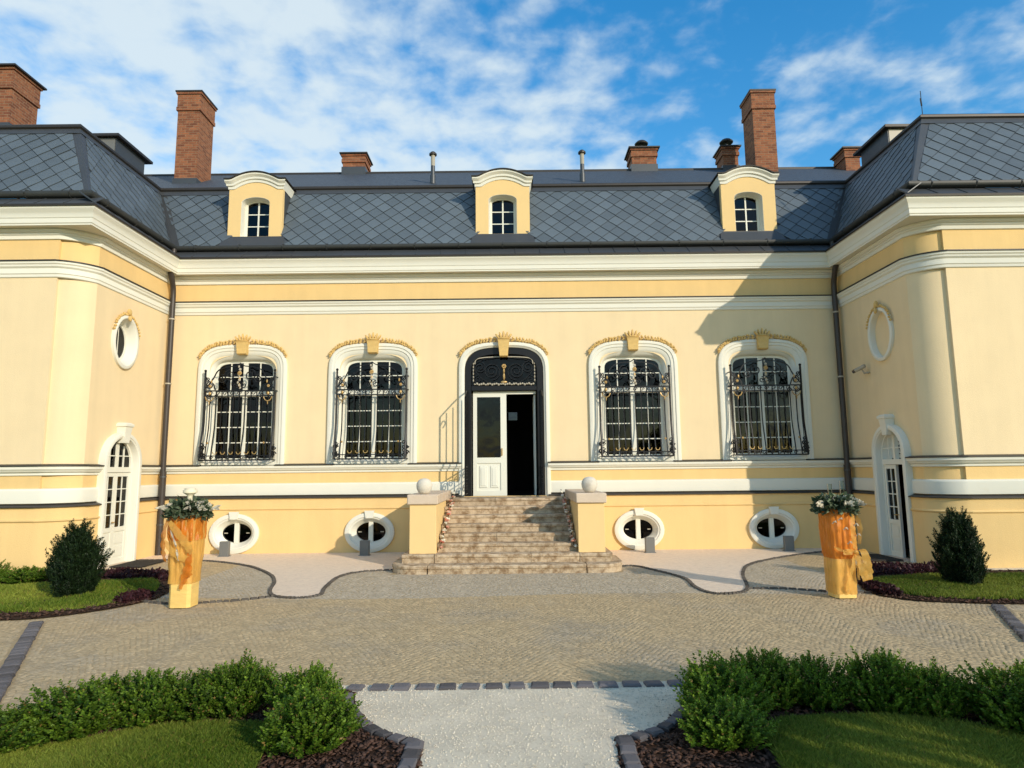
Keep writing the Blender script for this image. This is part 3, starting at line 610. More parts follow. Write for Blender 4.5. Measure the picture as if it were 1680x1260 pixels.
# --- tall windows
def arch_y(A, top, bot, H, y, n=3.1): return [(u, y, v) for u, v in arch(A, top, bot, H, n)]
def rosette(m, c, r, t=None):
    c = Vector(c)
    for k in range(6):
        a = 2 * pi * k / 6; m.blob(c + Vector((math.cos(a) * r * .6, 0, math.sin(a) * r * .6)), (r * .42, r * .3, r * .42), 6, 4)
    m.blob(c + Vector((0, -r * .3, 0)), r * .35, 6, 4)
def garland(A, top, H, y, gap, n=34, n_=2.8, side=1, span=(0.13, 0.87), size=.042):
    m = MB(); rr = random.Random(3 + side)
    for i in range(n):
        f = span[0] + (span[1] - span[0]) * i / (n - 1); t = pi * f; c, sn = math.cos(t), math.sin(t)
        x = A * math.copysign(abs(c) ** (2 / n_), c); z = top - H + H * abs(sn) ** (2 / n_)
        if abs(x) < gap or x * side < 0: continue
        k = 0.62 + 0.38 * math.sin(pi * f)
        for j in (-1, 1):
            tilt = Matrix.Rotation((0.7 * j + (0.5 if x > 0 else -0.5)) + rr.uniform(-.3, .3), 3, 'Y')
            m.blob((x + rr.uniform(-.012, .012), y - .02 - rr.uniform(0, .02), z + j * .020 * k + rr.uniform(-.01, .01)), (size * 1.15 * k, .035 * k, size * .60 * k), 5, 4, rot=tilt)
    return m
def keystone(w0, w1, z0, z1, y):
    m = MB(); q = []
    for z, w, d in ((z0, w0, .09), (z0 + .02, w0 * 1.05, .12), ((z0 + z1) / 2, (w0 + w1) / 2, .12), (z1 - .03, w1, .135), (z1, w1 * 1.1, .15)):
        q.append([(-w / 2, y, z), (-w / 2, y - d, z), (w / 2, y - d, z), (w / 2, y, z)])
    m.loops(q, True); m.add(q[0], [(0, 1, 2, 3)]); return m
def crown(z, y, w=.26, h=.17):
    m = MB()
    for i, a in enumerate((-0.62, -0.3, 0, 0.3, 0.62)):
        L_ = h * (1.0 - abs(a) * .35); x = a * w * .62
        m.blob((x + math.sin(a) * L_ * .4, y - .05, z + math.cos(a) * L_ * .5), (.028, .045, L_ * .58), 6, 5, rot=Matrix.Rotation(a, 3, 'Y'))
    m.blob((0, y - .06, z + .01), (w * .52, .06, .028), 8, 4); return m
def make_window(cx):
    m = MB()
    st = [(.975, 4.505, 1.868, .66, .0), (.975, 4.505, 1.868, .66, -.055), (.955, 4.485, 1.868, .65, -.065), (.90, 4.44, 1.868, .62, -.065), (.885, 4.425, 1.868, .61, -.048), (.835, 4.375, 1.89, .58, -.048), (.82, 4.36, 1.90, .57, -.030), (.775, 4.30, 1.92, .53, -.022), (.75, 4.275, 1.93, .51, -.005), (.70, 4.225, 1.95, .47, .03), (.675, 4.19, 1.965, .40, .06), (.655, 4.17, 1.975, .38, .11), (.65, 4.165, 1.98, .38, .235)]
    m.loops([arch_y(*q_, 3.1 + 1.6 * i_ / 12) for i_, q_ in enumerate(st)]); w = m.build('window', MT['white'], house, 28, loc=(cx, 0, 0))
    m = MB()   # casing round the sashes, flush behind the reveal
    m.loops([arch_y(.66, 4.175, 1.965, .36, .14, 4.6), arch_y(.605, 4.12, 2.02, .28, .14, 4.2), arch_y(.60, 4.115, 2.025, .28, .22, 4.2)]); m.build('frame', MT['wood'], w, 30)
    YW = .15
    MB().bbox(-.05, .05, YW - .03, YW + .05, 2.02, 4.12, .006).build('mullion', MT['wood'], w)
    MB().bbox(-.605, .605, YW - .04, YW + .05, 3.37, 3.48, .008).build('transom', MT['wood'], w)
    vb = [(-.334, -.312), (.312, .334)]; zl = [2.02 + (3.37 - 2.02) * i / 4 for i in range(5)]; zu = [3.48, 3.81, 4.12]
    for a, b in vb: MB().box(a, b, YW - .012, YW + .03, 2.02, 3.37).build('muntin', MT['wood'], w); MB().box(a, b, YW - .012, YW + .03, 3.48, 4.12).build('muntin', MT['wood'], w)
    cols = [(-.605, -.334), (-.312, -.05), (.05, .312), (.334, .605)]
    for a, b in cols:
        for z in zl[1:4] + [zu[1]]: MB().box(a, b, YW - .008, YW + .026, z - .010, z + .010).build('muntin', MT['wood'], w)
        for za, zb in list(zip(zl, zl[1:])) + list(zip(zu, zu[1:])): MB().box(a, b, YW + .006, YW + .012, za + .010, zb - .010).build('pane', MT['glass'], w)
    for sd_ in (-1, 1): garland(1.015, 4.57, .66, -.03, .13, side=sd_).build('garland', MT['ochre'], w, 40)
    keystone(.20, .25, 4.27, 4.56, -.03).build('keystone', MT['ochre'], w)
    crown(4.565, -.06).build('keystone_crest', MT['ochre'], w, 40)
    return w
win = make_window(WX[0])
for x in WX[1:]: o = copy_tree(win, house); o.location = (x, 0, 0)
# brown curtains behind the two left windows, plainer ones behind the others
def curtain(x0, x1, z0, z1, y, mt, name='curtain'):
    m = MB(); n = 24; vsx = []
    for i in range(n + 1):
        x = x0 + (x1 - x0) * i / n; yy = y + .03 * math.sin(i * 1.9) + .015 * math.sin(i * .7)
        vsx += [(x, yy, z0), (x + .01 * math.sin(i), yy, z1)]
    m.add(vsx, [(2 * i, 2 * i + 2, 2 * i + 3, 2 * i + 1) for i in range(n)]); return m.build(name, mt, house, 60)
curtain(WX[0] - .62, WX[0] - .30, 1.9, 3.95, .38, MT['curtain']); curtain(WX[0] - .30, WX[0] + .62, 1.9, 2.75, .5, MT['sheer'])
curtain(WX[1] - .62, WX[1] - .42, 1.9, 3.95, .38, MT['curtain']); curtain(WX[0] + .5, WX[0] + .64, 1.9, 4.2, .45, MT['sheer'])


# --- wrought iron window grilles, bellied towards the foot
def belly(z):
    t = (3.47 - z) / (3.47 - 1.97)
    return -.15 - .02 * t - .11 * max(0, (t - .45) / .55) ** 2 * (3 - 2 * max(0, (t - .45) / .55)) if t > 0 else -.16
def spiral(m, c, r0, turns, dirn, rad, y, a0=0.0, tail=None):
    pts = []
    k = 26
    for i in range(k + 1):
        f = i / k; a = a0 + dirn * 2 * pi * turns * f; r = r0 * (1 - .82 * f); pts.append((c[0] + r * math.cos(a), y, c[1] + r * math.sin(a)))
    if tail: pts = [(tail[0], y, tail[1])] + pts
    m.tube(pts, rad, 4)
def make_grille(cx):
    HW = .755; m = MB()
    zb, zt = 1.975, 3.47
    for s in (-1, 1):
        m.tube([(s * HW, belly(z), z) for z in [zt + .42, zt + .2, zt] + [zt - (zt - zb) * i / 16 for i in range(1, 17)]], .022, 5)
        m.blob((s * HW, -.16, zt + .44), .030, 8, 6); m.blob((s * HW, -.16, zt + .37), (.026, .026, .016), 8, 4)
        m.tube([(s * HW, -.16, zt), (s * (HW + .02), -.03, zt)], .015, 4); m.tube([(s * HW, -.16, zt + .30), (s * (HW + .02), -.03, zt + .30)], .0145, 4); m.tube([(s * HW, belly(zb), zb), (s * (HW + .02), -.03, zb)], .013, 4)
        for yy in (-.08, -.13): m.tube([(s * (HW + .006), yy * (1 if z > 2.8 else 1 + (2.8 - z) * 1.1), z) for z in (zt, 3.1, 2.8, 2.5, 2.25, zb)], .008, 4)
    m.tube([(-HW, -.16, zt), (HW, -.16, zt)], .018, 4); m.tube([(-HW, -.165, zt - .115), (HW, -.165, zt - .115)], .015, 4)
    m.tube([(-HW, belly(zb), zb), (HW, belly(zb), zb)], .021, 4); m.tube([(-HW, belly(zb + .09), zb + .09), (HW, belly(zb + .09), zb + .09)], .0145, 4)
    g = m.build('window_grille', MT['iron'], house, loc=(cx, 0, 0))
    for k in range(9):
        x = -.62 + k * .155; pts = [(x + .05 * (1 - .75 * i / 14) * math.cos(i * .55), -.165, zt - .057 + .045 * (1 - .75 * i / 14) * math.sin(i * .55)) for i in range(15)]
        MB().tube(pts, .010, 4).build('band_scroll', MT['iron'], g)
        x = -.66 + k * .165; pts = [(x + .045 * (1 - .75 * i / 14) * math.cos(i * .55), belly(zb + .045), zb + .047 + .038 * (1 - .75 * i / 14) * math.sin(i * .55)) for i in range(15)]
        MB().tube(pts, .009, 4).build('band_scroll', MT['iron'], g)
    nb = 11
    bar = MB().tube([(0, belly(z), z) for z in [zt - (zt - zb) * i / 16 for i in range(17)]], .0135, 4).mesh('grille_bar', MT['iron'])
    for i in range(nb): link('grille_bar', bar, g, (-HW + (i + 1) * 2 * HW / (nb + 1), 0, 0))
    for s in (-1, 1):
        m = MB(); y = -.165
        for z in (3.415, ):
            for k in range(2): spiral(m, (s * (.66 - .17 * k), z - .06), .055, 1.3, s, .012, y)
        m.tube(catmull([(s * .75, y, zt + .32), (s * .68, y, zt + .22), (s * .58, y, zt + .16), (s * .52, y, zt + .02)], 5), .0145, 4)
        spiral(m, (s * .64, zt + .12), .085, 1.4, -s, .014, y, pi / 2); spiral(m, (s * .69, zt + .25), .05, 1.2, s, .013, y, -pi / 2)
        m.build('scrollwork', MT['iron'], g); m = MB()
        m.tube([(s * .755, belly(2.02) - .004, 2.02), (s * .745, belly(2.40) - .004, 2.40)], .015, 4)
        for k in range(4): spiral(m, (s * (.735 - .005 * k), 2.06 + .085 * k), .045, 1.2, s * (1 if k % 2 else -1), .013, belly(2.06 + .085 * k) - .004)
        m.build('foot_scroll', MT['iron'], g); m = MB(); m.tube([(s * (HW + .005), -.20, 2.17), (s * (HW + .005), -.10, 2.17)], .008, 4)
        for yy in (-.10, -.20): m.tube([(s * (HW + .005), yy, 2.02), (s * (HW + .005), yy, 2.32)], .011, 4); spiral(m, (s * (HW + .005), 2.10), .06, 1.3, s, .013, yy); spiral(m, (s * (HW + .005), 2.24), .05, 1.3, -s, .013, yy)
        m.build('return_scroll', MT['iron'], g)
        m = MB(); rosette(m, (s * .63, -.185, zt + .10), .034); m.blob((s * .63, -.185, zt - .06), (.03, .02, .04), 8, 5)
        m.tube(catmull([(s * .54, -.19, zt - .14), (s * .57, -.195, zt - .20), (s * .63, -.20, zt - .23), (s * .69, -.195, zt - .20), (s * .72, -.19, zt - .13)], 4), .011, 5); m.blob((s * .63, -.195, zt - .27), (.011, .011, .04), 6, 5)
        m.blob((s * .60, -.19, zt + .20), (.020, .015, .04), 6, 5); m.build('gilt_ornament', MT['gold'], g, 50)
    m = MB(); y = -.165
    for s in (-1, 1):
        spiral(m, (s * .22, zt + .34), .13, 1.7, -s, .014, y, pi / 2 if s > 0 else pi / 2); spiral(m, (s * .40, zt + .26), .10, 1.5, s, .014, y, pi / 2)
        m.tube(catmull([(0, y, zt + .60), (s * .10, y, zt + .54), (s * .30, y, zt + .52), (s * .48, y, zt + .44), (s * .58, y, zt + .26), (s * .70, y, zt + .10), (s * .77, y, zt + .02)], 5), .0145, 4)
        spiral(m, (s * .09, zt + .12), .07, 1.4, s, .013, y, pi / 2)
    m.build('crest_scrollwork', MT['iron'], g)
    m = MB(); rosette(m, (0, -.19, zt + .38), .05); m.blob((0, -.18, zt + .26), (.022, .015, .05), 6, 5); m.blob((0, -.18, zt + .12), (.018, .015, .05), 6, 5)
    for k in range(6):
        x = -.42 + k * .168; yb = belly(2.12) - .015; m.tube(catmull([(x - .045, yb, 2.15), (x - .03, yb, 2.11), (x, yb, 2.10), (x + .03, yb, 2.11), (x + .045, yb, 2.15)], 3), .009, 4)
    rosette(m, (.60, belly(2.34) - .02, 2.34), .024); rosette(m, (-.60, belly(2.34) - .02, 2.34), .024)
    m.build('gilt_crest', MT['gold'], g, 50)
    m = MB(); rr = random.Random(6)
    for k in range(9): m.blob((rr.uniform(-.035, .035), -.185, zt + .06 + k * .058), (.020 + .012 * (k % 2), .012, .030), 5, 4, rot=Matrix.Rotation(rr.uniform(-.7, .7), 3, 'Y'))
    m.build('glint_leaves', MT['camhouse'], g, 50)  # pale leaf colour stands in for sun glints on the dark ironwork
    return g
gr = make_grille(WX[0])
for x in WX[1:]: o = copy_tree(gr, house); o.location = (x, 0, 0)

# --- basement ovals
def ov(a, b, y, k=32): return [(u, y, .43 + v) for u, v in oval(a, b, k)]
def make_oval(cx):
    m = MB(); m.loops([ov(.525, .415, -.07), ov(.525, .415, -.135), ov(.505, .395, -.145), ov(.44, .335, -.145), ov(.425, .32, -.125), ov(.40, .295, -.12), ov(.335, .235, -.02), ov(.315, .205, .02), ov(.315, .205, .12)])
    w = m.build('oval_window', MT['white'], house, 35, loc=(cx, 0, 0))
    q = []; 
    m = MB()
    for z, wd in ((.73, .15), (.86, .19), (.885, .21)): q.append([(-wd / 2, -.13, z), (-wd / 2, -.185, z), (wd / 2, -.185, z), (wd / 2, -.13, z)])
    m.loops(q, True); m.add(q[0], [(0, 1, 2, 3)]); m.build('keystone', MT['white'], w)
    MB().bbox(-.048, .048, .0, .07, .22, .64, .006).build('mullion', MT['wood'], w)
    for s in (-1, 1):
        m = MB(); pts = [(u, .05, .43 + v) for u, v in oval(.318, .208, 32) if u * s > .03]; pts.sort(key=lambda p: math.atan2((p[2] - .43), p[0] * s)); m.add(pts, [tuple(range(len(pts)))]); m.build('pane', MT['glass'], w)
        MB().box(min(s * .2, s * .27), max(s * .2, s * .27), .03, .045, .42, .44).build('latch', MT['camhouse'], w)
    return w
ow = make_oval(WX[0])
for x in WX[1:]: o = copy_tree(ow, house); o.location = (x, 0, 0)

# --- side walls: oval windows and arched doors
for s in (-1, 1):
    fx = lambda d, u, v: (s * (XW - d), -1.62 + u, 4.27 + v)     # d = distance proud of the wall
    L_ = lambda a, b, d: [fx(d, u, v) for u, v in oval(a, b, 40)]
    m = MB()
    if s < 0: m.loops([L_(.42, .53, 0), L_(.42, .53, .05), L_(.405, .515, .06), L_(.36, .47, .06), L_(.345, .455, .045), L_(.33, .44, .02), L_(.285, .385, -.08), L_(.27, .37, -.14)])
    else: m.loops([L_(.42, .53, 0), L_(.42, .53, .05), L_(.405, .515, .06), L_(.36, .47, .06), L_(.345, .455, .045), L_(.33, .44, -.09)])
    w = m.build('oval_window' if s < 0 else 'blind_oval', MT['white'], house, 35)
    if s < 0:
        m = MB(); m.loops([L_(.272, .372, -.12), L_(.235, .33, -.115), L_(.23, .325, -.15)]); m.build('frame', MT['wood'], w, 30)
        m = MB(); m.add(L_(.24, .335, -.135), [tuple(range(40))]); m.build('pane', MT['glass'], w)
        m = MB(); m.add([fx(-.125, -.012, -.33), fx(-.125, .012, -.33), fx(-.125, .012, .33), fx(-.125, -.012, .33)], [(0, 1, 2, 3)]); m.build('muntin', MT['wood'], w)
    else:
        m = MB(); m.add(L_(.335, .445, -.06), [tuple(range(40))]); m.build('blind_panel', MT['wall'], w)
    m = MB(); rr = random.Random(5)
    for i in range(22):
        t = pi * (.12 + .76 * i / 21); p = fx(.05, .445 * math.cos(t), .56 * math.sin(t))
        m.blob((p[0], p[1] + rr.uniform(-.01, .01), p[2] + rr.uniform(-.012, .012)), (.03, .036, .026), 5, 4)
    m.blob(fx(.07, 0, .60), (.04, .06, .07), 6, 5); m.blob(fx(.09, 0, .47), (.035, .045, .06), 6, 5); m.build('garland', MT['ochre'], w, 40)
for s in (-1, 1):
    c, hw = SD[s]
    fy = lambda d, u, v: (s * (XW - d), c + u, v)
    L_ = lambda A, t, d: [fy(d, u, v) for u, v in arch(A, t, -.05, A, 2.0, 24)]
    m = MB(); m.loops([L_(hw, 2.50, 0), L_(hw, 2.50, .125), L_(hw - .02, 2.48, .135), L_(hw - .08, 2.43, .135), L_(hw - .095, 2.415, .115), L_(hw - .11, 2.40, .115), L_(hw - .12, 2.39, .09), L_(hw - .125, 2.38, .0), L_(hw - .15, 2.355, -.005), L_(hw - .155, 2.35, -.05)])
    w = m.build('side_doorway', MT['white'], house, 30)
    m = MB(); q = []
    for z, wd, d in ((2.30, .15, .15), (2.46, .19, .16), (2.60, .21, .18), (2.62, .26, .20), (2.66, .26, .20), (2.69, .16, .16)): q.append([fy(.0, -wd / 2, z), fy(d, -wd / 2, z), fy(d, wd / 2, z), fy(.0, wd / 2, z)])
    m.loops(q, True); m.build('keystone', MT['white'], w)
    A = hw - .155; XD = .258
    def bar(mm, u0, u1, v0, v1, d0, d1):
        a = fy(d0 + XD, u0, v0); b = fy(d1 + XD, u1, v1); mm.box(min(a[0], b[0]), max(a[0], b[0]), min(a[1], b[1]), max(a[1], b[1]), min(a[2], b[2]), max(a[2], b[2])); return mm
    bar(MB(), -A - .01, A + .01, 1.74, 1.84, -.33, -.255).build('transom', MT['wood'], w)
    bar(MB(), -.03, .03, 1.84, 2.30, -.33, -.262).build('mullion', MT['wood'], w)
    for uu in (-A * .5, A * .5): bar(MB(), uu - .009, uu + .009, 1.84, 2.25, -.32, -.275).build('muntin', MT['wood'], w)
    bar(MB(), -A, A, 2.045, 2.063, -.318, -.277).build('muntin', MT['wood'], w)
    m = MB(); pts = [fy(-.30 + XD, u, v) for u, v in arch(A + .01, 2.355, 1.80, A, 2.0, 16)]; m.add(pts, [tuple(range(len(pts)))]); m.build('pane', MT['glass'], w)
    # leaves: the left wing has both leaves shut, on the right wing the leaf nearer the court stands open inside
    for k, (u0, u1) in enumerate(((-A, -.004), (.004, A))):
        if s > 0 and k == 0: continue
        dd = -.275; lf = MB()
        for a, b, v0, v1 in ((u0, u0 + .05, .0, 1.735), (u1 - .05, u1, .0, 1.735), (u0 + .05, u1 - .05, 0, .10), (u0 + .05, u1 - .05, .62, .70), (u0 + .05, u1 - .05, 1.66, 1.735)): bar(lf, a, b, v0, v1, dd - .05, dd)
        bar(lf, u0 + .05, u1 - .05, .10, .62, dd - .04, dd - .02); lf_o = lf.build('door_leaf', MT['wood'], w)
        lf2 = MB(); bar(lf2, u0 + .085, u1 - .085, .14, .33, dd - .03, dd - .006).build('panel', MT['wood'], lf_o) if False else None
        bar(MB(), u0 + .08, u1 - .08, .15, .34, dd - .03, dd - .008).build('door_panel', MT['wood'], w); bar(MB(), u0 + .08, u1 - .08, .39, .58, dd - .03, dd - .008).build('door_panel', MT['wood'], w)
        um = (u0 + u1) / 2; bar(MB(), um - .009, um + .009, .70, 1.66, dd - .04, dd - .008).build('muntin', MT['wood'], w)
        for j in range(4):
            v0 = .70 + j * .24
            if j: bar(MB(), u0 + .05, u1 - .05, v0 - .009, v0 + .009, dd - .038, dd - .01).build('muntin', MT['wood'], w)
            for a, b in ((u0 + .05, um - .009), (um + .009, u1 - .05)): bar(MB(), a, b, v0 + .01, v0 + .23, dd - .027, dd - .023).build('pane', MT['glass'], w)
        if k == 0 or s > 0:
            m = MB(); p = fy(dd + .04 + XD, (u1 - .02) if k == 0 else u0 + .02, .80); m.tube([p, (p[0], p[1] + (.09 if k else -.09), p[2])], .010, 5); p2 = fy(dd + XD, (u1 - .02) if k == 0 else u0 + .02, .80); m.tube([p2, p], .010, 5); m.build('door_handle', MT['gold'], w)
    if s > 0:
        lf = MB(); bar(lf, -A, -A + .045, 0, 1.735, -.86, -.29); lf.build('open_door_leaf', MT['curtain'], w)
    bar(MB(), -A, A, -.05, .012, -.34, .02).build('threshold', MT['capstone'], w)

# --- main entrance
m = MB(); dst = [(.985, 4.50, 1.15, .68, 0), (.985, 4.50, 1.15, .68, -.055), (.965, 4.48, 1.15, .67, -.065), (.91, 4.43, 1.15, .64, -.065), (.895, 4.415, 1.15, .63, -.045), (.865, 4.39, 1.15, .61, -.03), (.855, 4.38, 1.15, .60, .10)]
m.loops([arch_y(*s) for s in dst]); ent = m.build('entrance', MT['white'], house, 28)
m = MB(); m.loops([arch_y(.86, 4.385, 1.15, .60, .0), arch_y(.85, 4.375, 1.15, .59, -.02), arch_y(.725, 4.24, 1.15, .45, -.02), arch_y(.715, 4.23, 1.15, .44, .0), arch_y(.715, 4.23, 1.15, .44, .12)]); m.build('iron_frame', MT['iron'], ent, 30)
MB().bbox(-.72, .72, -.015, .10, 3.43, 3.54, .008).build('iron_transom', MT['iron'], ent)
for sd_ in (-1, 1): garland(1.02, 4.565, .68, -.03, .13, side=sd_).build('garland', MT['ochre'], ent, 40)
keystone(.17, .25, 4.16, 4.55, -.05).build('keystone', MT['ochre'], ent); crown(4.555, -.09).build('keystone_crest', MT['ochre'], ent, 40)
m = MB(); pts = [(u, .075, v) for u, v in arch(.72, 4.235, 3.50, .45)]; m.add(pts, [tuple(range(len(pts)))]); m.build('fanlight_pane', MT['glass'], ent)
m = MB()
for s in (-1, 1):
    spiral(m, (s * .27, 3.86), .20, 2.3, -s, .013, .02, -pi / 2); spiral(m, (s * .53, 3.95), .13, 1.8, s, .011, .02, pi / 2); spiral(m, (s * .58, 3.68), .09, 1.6, -s, .010, .02, pi / 2)
    m.tube(catmull([(s * .08, .02, 3.56), (s * .30, .02, 3.60), (s * .50, .02, 3.72), (s * .66, .02, 3.95), (s * .64, .02, 4.12)], 5), .011, 4)
    m.tube(catmull([(0, .02, 4.20), (s * .25, .02, 4.15), (s * .48, .02, 4.12), (s * .66, .02, 3.98), (s * .69, .02, 3.6)], 5), .010, 4)
m.build('fanlight_scrollwork', MT['iron'], ent)
m = MB()
m.tube(catmull([(-.64, .0, 4.02), (-.60, .0, 4.13), (-.40, .0, 4.17), (0, .0, 4.18), (.40, .0, 4.17), (.60, .0, 4.13), (.64, .0, 4.02)], 5), .014, 4)
for i in range(28):
    x = -.64 + i * 1.28 / 27; m.blob((x, -.01, 3.575 + .012 * math.sin(i * 2.1)), (.026, .018, .018 + .012 * abs(math.sin(i * 1.3))), 5, 4)
for s in (-1, 1):
    for k in range(6): m.blob((s * .672, -.0, 3.66 + .075 * k), (.014, .014, .032), 5, 4)
m.build('glint_leaf_band', MT['camhouse'], ent, 50)  # sunlit highlights of the iron leaf band, put into a pale colour
m = MB(); rosette(m, (0, -.01, 3.97), .055); m.blob((0, -.01, 3.87), (.022, .02, .06), 6, 5); m.blob((0, -.01, 3.74), (.026, .02, .08), 6, 5); m.blob((0, -.01, 3.62), (.07, .02, .03), 8, 5); m.build('gilt_crest', MT['gold'], ent, 50)
# white door leaf, shut
lf = MB(); Y0, Y1 = .085, .135
for a, b, c, d in ((-.685, -.60, 1.16, 3.42), (-.085, .045, 1.16, 3.42), (-.60, -.085, 3.30, 3.42), (-.60, -.085, 1.86, 1.98), (-.60, -.085, 1.16, 1.27)): lf.box(a, b, Y0, Y1, c, d)
lf.box(-.60, -.085, Y0 + .02, Y1 - .005, 1.27, 1.86); dl = lf.build('door_leaf', MT['wood'], ent)
for a in (-.555, -.315):
    m = MB(); m.bbox(a, a + .18, Y0 + .004, Y0 + .03, 1.33, 1.80, .012); m.build('panel', MT['wood'], dl); MB().bbox(a + .035, a + .145, Y0 - .006, Y0 + .012, 1.37, 1.76, .008).build('panel', MT['wood'], dl)
MB().box(-.60, -.085, Y0 + .022, Y0 + .026, 1.98, 3.30).build('door_glass', MT['glass'], dl) 
MB().bbox(-.075, -.045, Y0 - .03, Y0 - .001, 2.02, 2.18, .006).build('door_handle', MT['gold'], dl)
MB().box(.045, .69, Y0, Y1, 3.36, 3.42).build('door_head', MT['wood'], ent)
# white leaf opened inwards on the right
lf = MB()
for a, b, c, d in ((.16, .24, 1.16, 3.35), (.70, .78, 1.16, 3.35), (.24, .70, 3.26, 3.35), (.24, .70, 1.16, 1.95)): lf.box(.645, .685, a, b, c, d)
lo_ = lf.build('open_door_leaf', MT['wood'], ent); MB().box(.663, .667, .24, .70, 1.95, 3.26).build('door_glass', MT['glass'], lo_)
# iron gate leaves folded out square to the wall
def gate(s):
    x = s * .80; m = MB(); y0, y1 = -.04, -.70; r = .016
    m.tube([(x, y0, 1.20), (x, y0, 3.42)], .02, 5); m.tube([(x, y1, 1.20), (x, y1, 3.22)], .018, 5); m.tube(catmull([(x, y0, 3.42), (x, -.30, 3.38), (x, y1, 3.22)], 6), .016, 5)
    m.tube([(x, y0, 1.22), (x, y1, 1.22)], .018, 5); m.tube([(x, y0, 1.78), (x, y1, 1.78)], .016, 5); m.tube([(x, y0, 1.52), (x, y1, 1.52)], .010, 5)
    g = m.build('iron_gate_leaf', MT['iron'], ent)
    for k in range(1, 4):
        y = y0 + (y1 - y0) * k / 4; MB().tube([(x, y, 1.22), (x, y, 3.32 - .03 * k)], .012, 5).build('gate_bar', MT['iron'], g)
    m = MB()
    for k in range(4):
        cy_ = y0 + (y1 - y0) * (k + .5) / 4; pts = []
        for zc in (1.37, 1.65):
            pts = [(x, cy_ + .065 * (1 - .8 * i / 20) * math.cos(i * .45), zc + .09 * (1 - .8 * i / 20) * math.sin(i * .45)) for i in range(21)]; m.tube(pts, .011, 4)
    m.tube(catmull([(x, y1, 3.02), (x, y1 + .08, 3.10), (x, y1 + .14, 3.02), (x, y1 + .07, 2.95)], 4), .012, 4); m.build('gate_scrollwork', MT['iron'], g)
gate(-1); gate(1)

# ================================================================== ground
def sheet(name, pts, z, mt, parent=None, **pr):
    m = MB(); P = [Vector((p[0], p[1], 0)) for p in pts]; m.add([(p.x, p.y, z) for p in P], [tuple(t) for t in tessellate_polygon([P])])
    return m.build(name, mt, parent, **pr)
sheet('ground', [(-400, -400), (400, -400), (400, 600), (-400, 600)], -.06, MT['meadow'], kind='structure')
court = sheet('forecourt', [(-16, -12.5), (16, -12.5), (16, 0.3), (-16, 0.3)], 0.0, MT['mortar'], kind='structure')
xy = lambda L_: [(p.x, p.y) for p in L_]
curveL = xy(catmull([(-7.40, -.93), (-6.09, -1.02), (-4.83, -1.76), (-3.98, -2.81), (-3.58, -3.62), (-3.36, -4.40), (-3.14, -4.84), (-2.8, -4.98), (-2.53, -4.80), (-2.62, -4.2), (-2.67, -3.2), (-2.40, -2.68), (-1.80, -2.50)], 6))
curveR = xy(catmull([(1.90, -2.52), (2.28, -2.32), (2.59, -2.92), (2.84, -3.7), (2.80, -4.45), (2.90, -4.93), (3.205, -4.95), (3.50, -4.60), (3.92, -3.2), (4.457, -2.159), (5.587, -1.16), (6.576, -.60), (7.40, -.50)], 6))
pink_poly = [(-7.4, .02)] + curveL + curveR + [(7.4, .02)]
pink = sheet('gravel_strip', pink_poly, .014, MT['pink'], kind='structure')
bedL = xy(catmull([(-11, -6.2), (-8, -6.22), (-6.4, -6.2), (-5.6, -6.16), (-5.085, -5.78), (-4.80, -5.29), (-4.74, -4.8), (-4.9, -4.1), (-5.35, -3.3), (-6.0, -2.6), (-6.9, -2.45), (-7.5, -2.7)], 5)) + [(-7.9, -3.05), (-11, -3.05)]
bedR = xy(catmull([(11, -5.95), (8, -5.92), (6.48, -5.84), (5.8, -5.74), (5.26, -5.55), (5.02, -5.1), (5.12, -4.6), (5.45, -3.7), (5.75, -3.1), (6.3, -2.6), (6.9, -2.5), (7.5, -2.7)], 5)) + [(7.9, -3.3), (11, -3.3)]
sheet('planting_bed', bedL, .016, MT['soil'], kind='structure'); sheet('planting_bed', bedR, .016, MT['soil'], kind='structure')
pathL = [(-1.32, -8.69), (-1.32, -8.84), (-1.06, -8.84)] + xy(catmull([(-1.03, -8.92), (-.99, -9.08), (-.915, -9.26), (-.746, -9.545), (-.575, -9.70), (-.38, -9.82)], 5)) + [(-.36, -10.14), (-.36, -12)]
pathR = [(1.56, -8.66), (1.56, -8.84), (1.52, -8.84)] + xy(catmull([(1.50, -8.93), (1.44, -9.12), (1.336, -9.32), (1.149, -9.59), (.96, -9.735), (.836, -9.785)], 5)) + [(.80, -10.16), (.80, -12)]
path = sheet('gravel_path', pathL + pathR[::-1], .012, MT['whitegravel'], kind='structure')
fbL = pathL[::-1] + xy(catmull([(-1.10, -8.86), (-1.8, -8.90), (-2.4, -9.02), (-3.0, -9.36), (-3.45, -9.85), (-3.65, -10.5)], 5)) + [(-3.7, -12)]
fbR = pathR[::-1] + xy(catmull([(1.55, -8.86), (2.2, -8.90), (2.9, -9.02), (3.6, -9.38), (4.1, -9.95), (4.3, -10.6)], 5)) + [(4.35, -12)]
sheet('hedge_bed', fbL, .008, MT['soil'], kind='structure'); sheet('hedge_bed', fbR, .008, MT['soil'], kind='structure')
lawnL = [(-3.4, -10.5), (-3.1, -10.12), (-2.85, -9.94), (-2.4, -9.66), (-2.0, -9.55), (-1.5, -9.5), (-1.38, -9.7), (-1.25, -10.5), (-1.25, -12), (-3.5, -12)]
lawnR = [(1.80, -9.75), (2.0, -9.52), (2.35, -9.47), (2.75, -9.52), (3.1, -9.66), (3.5, -9.9), (3.9, -10.4), (4.0, -12), (1.72, -12), (1.70, -10.3)]
turfL = xy(catmull([(-11, -5.9), (-8, -5.92), (-6.3, -5.86), (-5.5, -5.74), (-5.15, -5.42), (-4.97, -5.0), (-5.02, -4.4), (-5.5, -3.55), (-6.2, -3.45), (-7.2, -3.75), (-11, -3.8)], 5))
